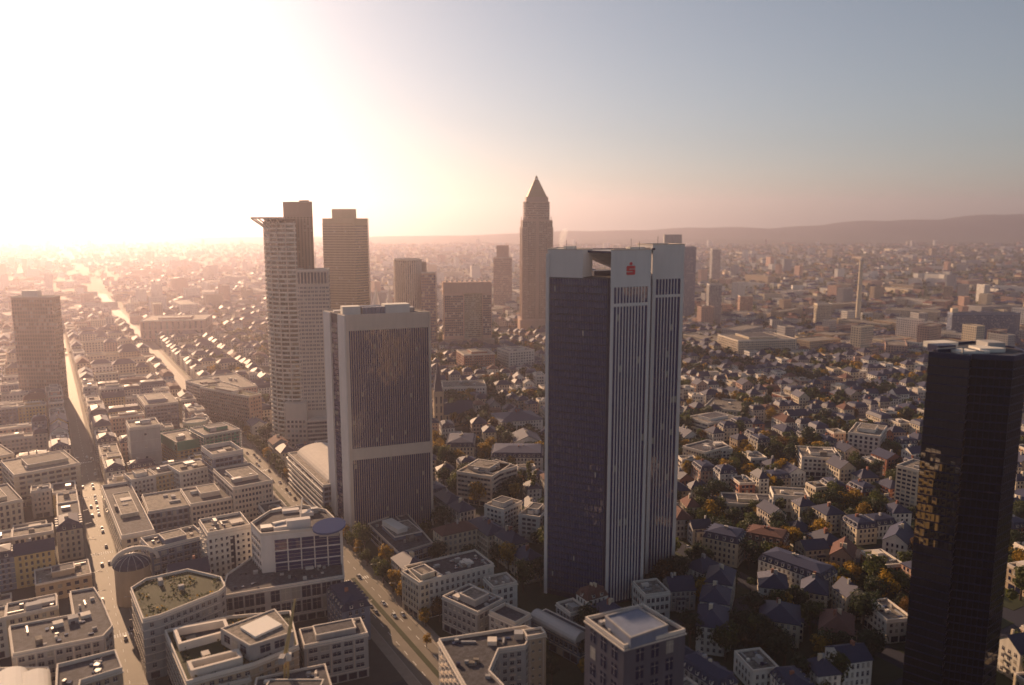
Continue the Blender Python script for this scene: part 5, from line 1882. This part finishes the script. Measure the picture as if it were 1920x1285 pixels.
for (px, py, s, kind, lab) in ((936, 772, 2.3, 'dark green', 'very large dark green tree between the two big towers'),
                               (852, 800, 1.3, 'autumn yellow', 'bright yellow tree beside the church'), (872, 775, 1.1, 'autumn yellow', None), (958, 765, 1.2, 'autumn yellow', None),
                               (912, 790, 1.6, 'dark green', None), (886, 775, 1.4, 'dark green', None), (1002, 715, 1.4, 'dark green', None),
                               (1512, 845, 2.2, 'dark green', 'huge dark tree with sunlit left edge among the right-hand houses'), (1530, 850, 1.9, 'olive green', None), (1500, 850, 1.5, 'autumn yellow', None),
                               (1447, 800, 1.7, 'autumn yellow', 'tall bright yellow tree right of the emblem tower'), (1290, 770, 1.2, 'autumn yellow', None),
                               (1640, 965, 1.8, 'olive green', 'broad olive tree left of the black tower'), (1672, 985, 1.3, 'autumn yellow', None), (1422, 985, 1.3, 'autumn yellow', None),
                               (1560, 965, 1.8, 'dark green', None), (1310, 960, 1.9, 'dark green', None), (1335, 945, 1.8, 'dark green', None), (1600, 885, 1.6, 'olive green', None),
                               (1355, 940, 1.6, 'dark green', None), (1300, 1010, 1.3, 'olive green', None), (1590, 1090, 1.2, 'autumn yellow', None), (1700, 780, 1.9, 'dark green', None),
                               (1660, 770, 1.6, 'olive green', None), (1545, 800, 1.8, 'dark green', None), (1440, 770, 1.8, 'dark green', None), (1400, 790, 1.6, 'dark green', None),
                               (798, 1175, 1.0, 'autumn yellow', 'lone yellow street tree beside the lower avenue'), (800, 1215, .6, 'autumn yellow', None)):
    hand_tree(px, py, s, kind, lab)
hand_tree(993, 925, 1.9, 'olive green', 'tall narrow poplar against the emblem tower', 'tall')
hand_tree(1000, 940, 1.6, 'olive green', 'shorter narrow poplar beside the taller one at the emblem tower', 'tall')
# avenue row
bs = [b for b in np.arange(-72, 420, 12.5)]
n_av = 0
for b in bs:
    x, y = ab(13.2 + trng.uniform(-.6, .6), b + trng.uniform(-1, 1))
    if any(math.dist((x, y), hc) < hr and sat(box_poly(x, y, 1.5, 1.5, 0), h) for h, hc, hr in HULLS):
        continue
    s = trng.uniform(1.0, 1.35)
    k = 'olive green' if trng.random() < .75 else 'autumn yellow'
    o = tree(x, y, s, k, None, 'trees lining the avenue')
    AUTO.append((o, f'{k} avenue tree', (x, y, 8 * s)))
    TUSED.append((x, y, 3 * s))
cand = []
for (x, y, s, _) in TREES:
    p = box_poly(x, y, 2.6, 2.6, 0)
    if blocked(p, 0.5) or not free(p, -.6):
        continue
    if not in_frame(p, 6, 30):
        continue
    if hidden(p, 8 * s):
        continue
    if any(math.dist((x, y), (t[0], t[1])) < t[2] * .75 + .8 for t in TUSED):
        continue
    TUSED.append((x, y, 2.6 * s))
    cand.append((math.hypot(x, y) / s, x, y, s))
cand.sort()
for i, (dd, x, y, s) in enumerate(cand[:262]):
    k = trng.choices(['dark green', 'olive green', 'autumn yellow', 'russet'], [.5, .32, .16, .02])[0]
    o = tree(x, y, s, k, None, 'trees of the quarter')
    AUTO.append((o, f'{k} {"tree" if s < 1.1 else "large tree"}', (x, y, 8 * s)))
tm = MB()
tr2 = random.Random(9)
def mass_tree(x, y, r, h, m, n=16):
    sz = max(.5, r * .34)
    for k in range(n):
        d = Vector((tr2.gauss(0, 1), tr2.gauss(0, 1), tr2.gauss(0, .8))).normalized()
        q = Vector((x, y, h * .6)) + Vector((d.x * r, d.y * r, d.z * h * .38)) * tr2.uniform(.55, 1)
        u = Vector((tr2.gauss(0, 1), tr2.gauss(0, 1), tr2.gauss(0, 1))).normalized()
        v = u.cross(d + Vector((.01, .02, .03))).normalized()
        s = sz * tr2.uniform(.7, 1.4)
        tm.poly([tuple(q + u * s), tuple(q + v * s), tuple(q - u * s), tuple(q - v * s)], m)
for (dd, x, y, s) in cand[262:]:
    mass_tree(x, y, 3.6 * s, 10 * s, tr2.choices([0, 1, 2, 3], [.5, .3, .14, .06])[0], 60)
for i in range(15000):
    Y = 1150 + 5600 * tr2.random() ** 1.7
    X = tr2.uniform(-.78, .82) * Y
    if X < Y * .05 and tr2.random() < .68:
        continue
    aa, bb = to_ab((X, Y))
    if abs(aa) < 15 or any(math.dist((X, Y), hc) < hr + 6 for _, hc, hr in HULLS):
        continue
    if Y < 1430 and abs(aa) < 700 and not free(box_poly(X, Y, 3, 3, 0), 0):
        continue
    f_ = 1 + max(0, (Y - 2000) / 2200)
    mass_tree(X, Y, tr2.uniform(4, 7) * f_, tr2.uniform(9, 15), tr2.choices([0, 1, 2, 3], [.55, .33, .08, .04])[0], 14)
setting('woodland', tm, list(LEAF.values()), True, 'mass of distant treetops between the far houses')

# ------------------------------------------------------------------ cars
def car_meshes(mat):
    mb = MB()
    prof = [(-2.1, .35), (2.1, .35), (2.15, .75), (1.2, .92), (-1.95, .95), (-2.15, .7)]
    for s in (1, -1):
        pts = [(x, .85 * s, z) for x, z in prof]
        mb.poly(pts if s < 0 else pts[::-1])
    for i in range(6):
        a, b = prof[i], prof[(i + 1) % 6]
        mb.poly([(a[0], .85, a[1]), (b[0], .85, b[1]), (b[0], -.85, b[1]), (a[0], -.85, a[1])])
    return mb.mesh('car_body', [mat])
cab_m = MB().frustum([(-1.8, -.8), (.9, -.8), (.9, .8), (-1.8, .8)], .93, [(-1.4, -.62), (.35, -.62), (.35, .62), (-1.4, .62)], 1.42).mesh('cabin', [M['glass']])
wm = MB()
wc = [(.31 * math.cos(i * math.pi / 6), .31 * math.sin(i * math.pi / 6)) for i in range(12)]
wm.poly([(x, -.1, z) for x, z in wc]); wm.poly([(x, .1, z) for x, z in wc[::-1]])
for i in range(12):
    a, b = wc[i], wc[(i + 1) % 12]
    wm.poly([(a[0], -.1, a[1]), (b[0], -.1, b[1]), (b[0], .1, b[1]), (a[0], .1, a[1])][::-1])
wheel_m = wm.mesh('wheel', [M['rubber']])
bodies = {'silver': car_meshes(M['carpaint']), 'white': car_meshes(M['carpale']), 'black': car_meshes(M['cardark']), 'red': car_meshes(M['carred'])}
roof_m = {k: MB().prism([(-1.38, -.6), (.33, -.6), (.33, .6), (-1.38, .6)], 1.421, 1.46).mesh('car_roof', [m_]) for k, m_ in (('silver', M['carpaint']), ('white', M['carpale']), ('black', M['cardark']), ('red', M['carred']))}
crg = random.Random(21)
spots = []
for b in np.arange(-90, 420, 8.5):
    for a, rot in ((-7.4, 0), (-3.4, 0), (3.4, math.pi), (7.4, math.pi)):
        if crg.random() < (.30 if 215 < b else .16):
            spots.append((a + crg.uniform(-.2, .2), b + crg.uniform(-2, 2), rot))
for b in np.arange(-90, 330, 7.0):
    for a, rot in ((-123.6, 0), (-120.6, 0), (-116.6, math.pi), (-113.5, math.pi)):
        if crg.random() < (.2 if b > 60 else .1):
            spots.append((a + crg.uniform(-.15, .15), b + crg.uniform(-1, 1), rot))
for (a0, a1) in a_lines:
    for b in np.arange(-140, 330, 6.2):
        for da in (2.4, 10.6):
            if crg.random() < .2 and a1 > 20 and abs(a1 + 6) > 20:
                spots.append((a1 + da, b + crg.uniform(-.6, .6), crg.choice([0, math.pi])))
for (a, b, rot) in spots:
    x, y = ab(a, b)
    pxx = PX((x, y, 1))
    if not (0 < pxx[0] < 1920 and pxx[1] < 1285):
        continue
    if hidden(box_poly(x, y, 1, 1, 0), 1) or blocked(box_poly(x, y, 4, 4, 0), .1) or not free(box_poly(x, y, 4, 4, 0), 0):
        continue
    kcol = crg.choices(['silver', 'white', 'black', 'red'], [.34, .24, .34, .08])[0]
    o = thing('car', None, 'car', (x, y, .012), 'cars on the streets')
    o.rotation_euler = (0, 0, math.atan2(D.y, D.x) + rot)
    link('body', bodies[kcol], o)
    link('cabin', cab_m, o)
    link('car_roof', roof_m[kcol], o)
    for wx in (-1.35, 1.35):
        for wy in (-.8, .8):
            link('wheel', wheel_m, o, (wx, wy, .31))
    AUTO.append((o, f"{kcol} car {'in a side street' if a > 20 else 'on the avenue' if a > -60 else 'on the street'}", (x, y, 1)))

pole_m = MB().prism([(.11 * math.cos(i * math.pi / 3), .11 * math.sin(i * math.pi / 3)) for i in range(6)], 0, 10).mesh('pole', [M['metal']])
arm_m = MB().bar((0, 0, 9.8), (-2.6, 0, 10.3), .07).mesh('arm', [M['metal']])
head_m = MB().prism([(-3.5, -.2), (-2.4, -.2), (-2.4, .2), (-3.5, .2)], 10.2, 10.42, bot=True).mesh('lamp_head', [M['coping']])
for ac, wd, bl in ((0, 10.6, 'avenue'), (-118.6, 7.6, 'street')):
    for k, b in enumerate(np.arange(-70, 330, 27)):
        for s in (-1, 1):
            x, y = ab(ac + s * wd, b + (13 if s > 0 else 0))
            pxx = PX((x, y, 5))
            if not (0 < pxx[0] < 1920 and pxx[1] < 1285) or hidden(box_poly(x, y, 1, 1, 0), 5) or blocked(box_poly(x, y, 1, 1, 0), .1):
                continue
            o = thing('street_lamp', None, 'street lamp', (x, y, .15), 'street lamps')
            o.rotation_euler = (0, 0, GRID + (0 if s > 0 else math.pi))
            link('pole', pole_m, o); link('arm', arm_m, o); link('lamp_head', head_m, o)
            AUTO.append((o, f'grey street lamp on the {bl}', (x, y, 10)))
# zebra crossings
mb = MB()
for ac, hw in ((0, 9.2), (-118.6, 6.2)):
    for bc in (-24, 88, 203, 300):
        for k in range(int(hw * 2 / 1.2)):
            a = ac - hw + k * 1.2
            if ac == 0 and abs(a + .3) < 1.9:
                continue
            mb.poly([(*ab(a, bc), .014), (*ab(a + .6, bc), .014), (*ab(a + .6, bc + 3.5), .014), (*ab(a, bc + 3.5), .014)])
setting('crossing_stripes', mb, M['paint'])

# ------------------------------------------------------------------ steam and haze
sc = PY(1052, 455, 1900)
mb = MB()
sx, sy, sz_ = sc
zs_ = [ZY(1052, 470 - 6 * k, 1900) for k in range(8)]
rad = [3, 5, 6, 8, 9, 10, 9, 3]
offx = [0, .5, 1.5, 2, 4, 5, 8, 10]
nn = 10
for k in range(8):
    for j in range(nn):
        t = 2 * math.pi * j / nn
        rr_ = rad[k] * (1 + .25 * math.sin(3 * t + k * 2))
        mb.v.append((sx + offx[k] + rr_ * math.cos(t), sy + rr_ * math.sin(t), zs_[k]))
for k in range(7):
    for j in range(nn):
        i = (j + 1) % nn
        mb.f.append((k * nn + j, k * nn + i, (k + 1) * nn + i, (k + 1) * nn + j)); mb.m.append(0)
mb.f.append(tuple(range(nn - 1, -1, -1))); mb.m.append(0)
mb.f.append(tuple(range(7 * nn, 8 * nn))); mb.m.append(0)
def vol_mat(name, colr, dens, ani):
    m = bpy.data.materials.new(name)
    m.use_nodes = True
    nt = m.node_tree
    nt.nodes.clear()
    out = nt.nodes.new('ShaderNodeOutputMaterial')
    pv = nt.nodes.new('ShaderNodeVolumePrincipled')
    pv.inputs['Color'].default_value = (*colr, 1)
    pv.inputs['Density'].default_value = dens
    pv.inputs['Anisotropy'].default_value = ani
    nt.links.new(pv.outputs[0], out.inputs['Volume'])
    return m
setting('steam', mb, vol_mat('steam_volume', (1, 1, 1), .03, .3), True, 'thin white plume of steam rising beside the pyramid tower')
hz = MB().prism([(-9400, -3300), (9400, -3300), (9400, 9500), (-9400, 9500)], -1.5, 420, bot=True)
setting('haze', hz, vol_mat('haze_volume', (0.78, 0.71, 0.84), 0.000122, 0.71), True, 'warm evening haze lying over the whole city')

# ------------------------------------------------------------------ labels that single each one out
LAND = [('the emblem tower', (1150, 800)), ('the church spire', (824, 740)), ('the ribbed slab tower', (715, 850)), ('the round crowned tower', (525, 700)),
        ('the tall chimney', (1608, 560)), ('the black mirrored tower', (1800, 850)), ('the domed rotunda', (247, 1050)), ('the green scaffolding', (390, 840)),
        ('the pale slab of flats', (1850, 610)), ('the pyramid-topped tower', (1005, 600)), ('the hazy square tower', (65, 640)), ('the blue oval roof', (617, 985)),
        ('the square canopy roof', (480, 1175)), ('the portal-shaped building', (877, 600)), ('the huge sunlit-edged tree', (1510, 830)), ('the rose terrace house', (1430, 1010)),
        ('the hazy strip-fronted slab', (322, 610)), ('the yellow tree by the church', (852, 780)), ('the balconied flats', (1700, 900))]
def ordinal(n):
    return f"{n}{'th' if 10 <= n % 100 <= 20 else {1: 'st', 2: 'nd', 3: 'rd'}.get(n % 10, 'th')}"
groups = {}
for o, desc, pos in AUTO:
    x, y = PX(pos)
    nm, lp = min(LAND, key=lambda l: math.dist(l[1], (x, y)))
    side = 'above' if y < lp[1] - 40 else 'below' if y > lp[1] + 40 else 'beside'
    if side == 'beside':
        side = 'left of' if x < lp[0] else 'right of'
    groups.setdefault((desc, side, nm), []).append((math.dist(lp, (x, y)), o))
for (desc, side, nm), L in groups.items():
    L.sort(key=lambda q: q[0])
    for i, (_, o) in enumerate(L):
        o['label'] = f"{desc} {side} {nm}" if len(L) == 1 else f"{desc} {side} {nm}, {ordinal(i + 1)} nearest"
print('individual buildings', cnt, 'rest', len(rest), 'trees', len(cand), 'objects', len(bpy.data.objects))
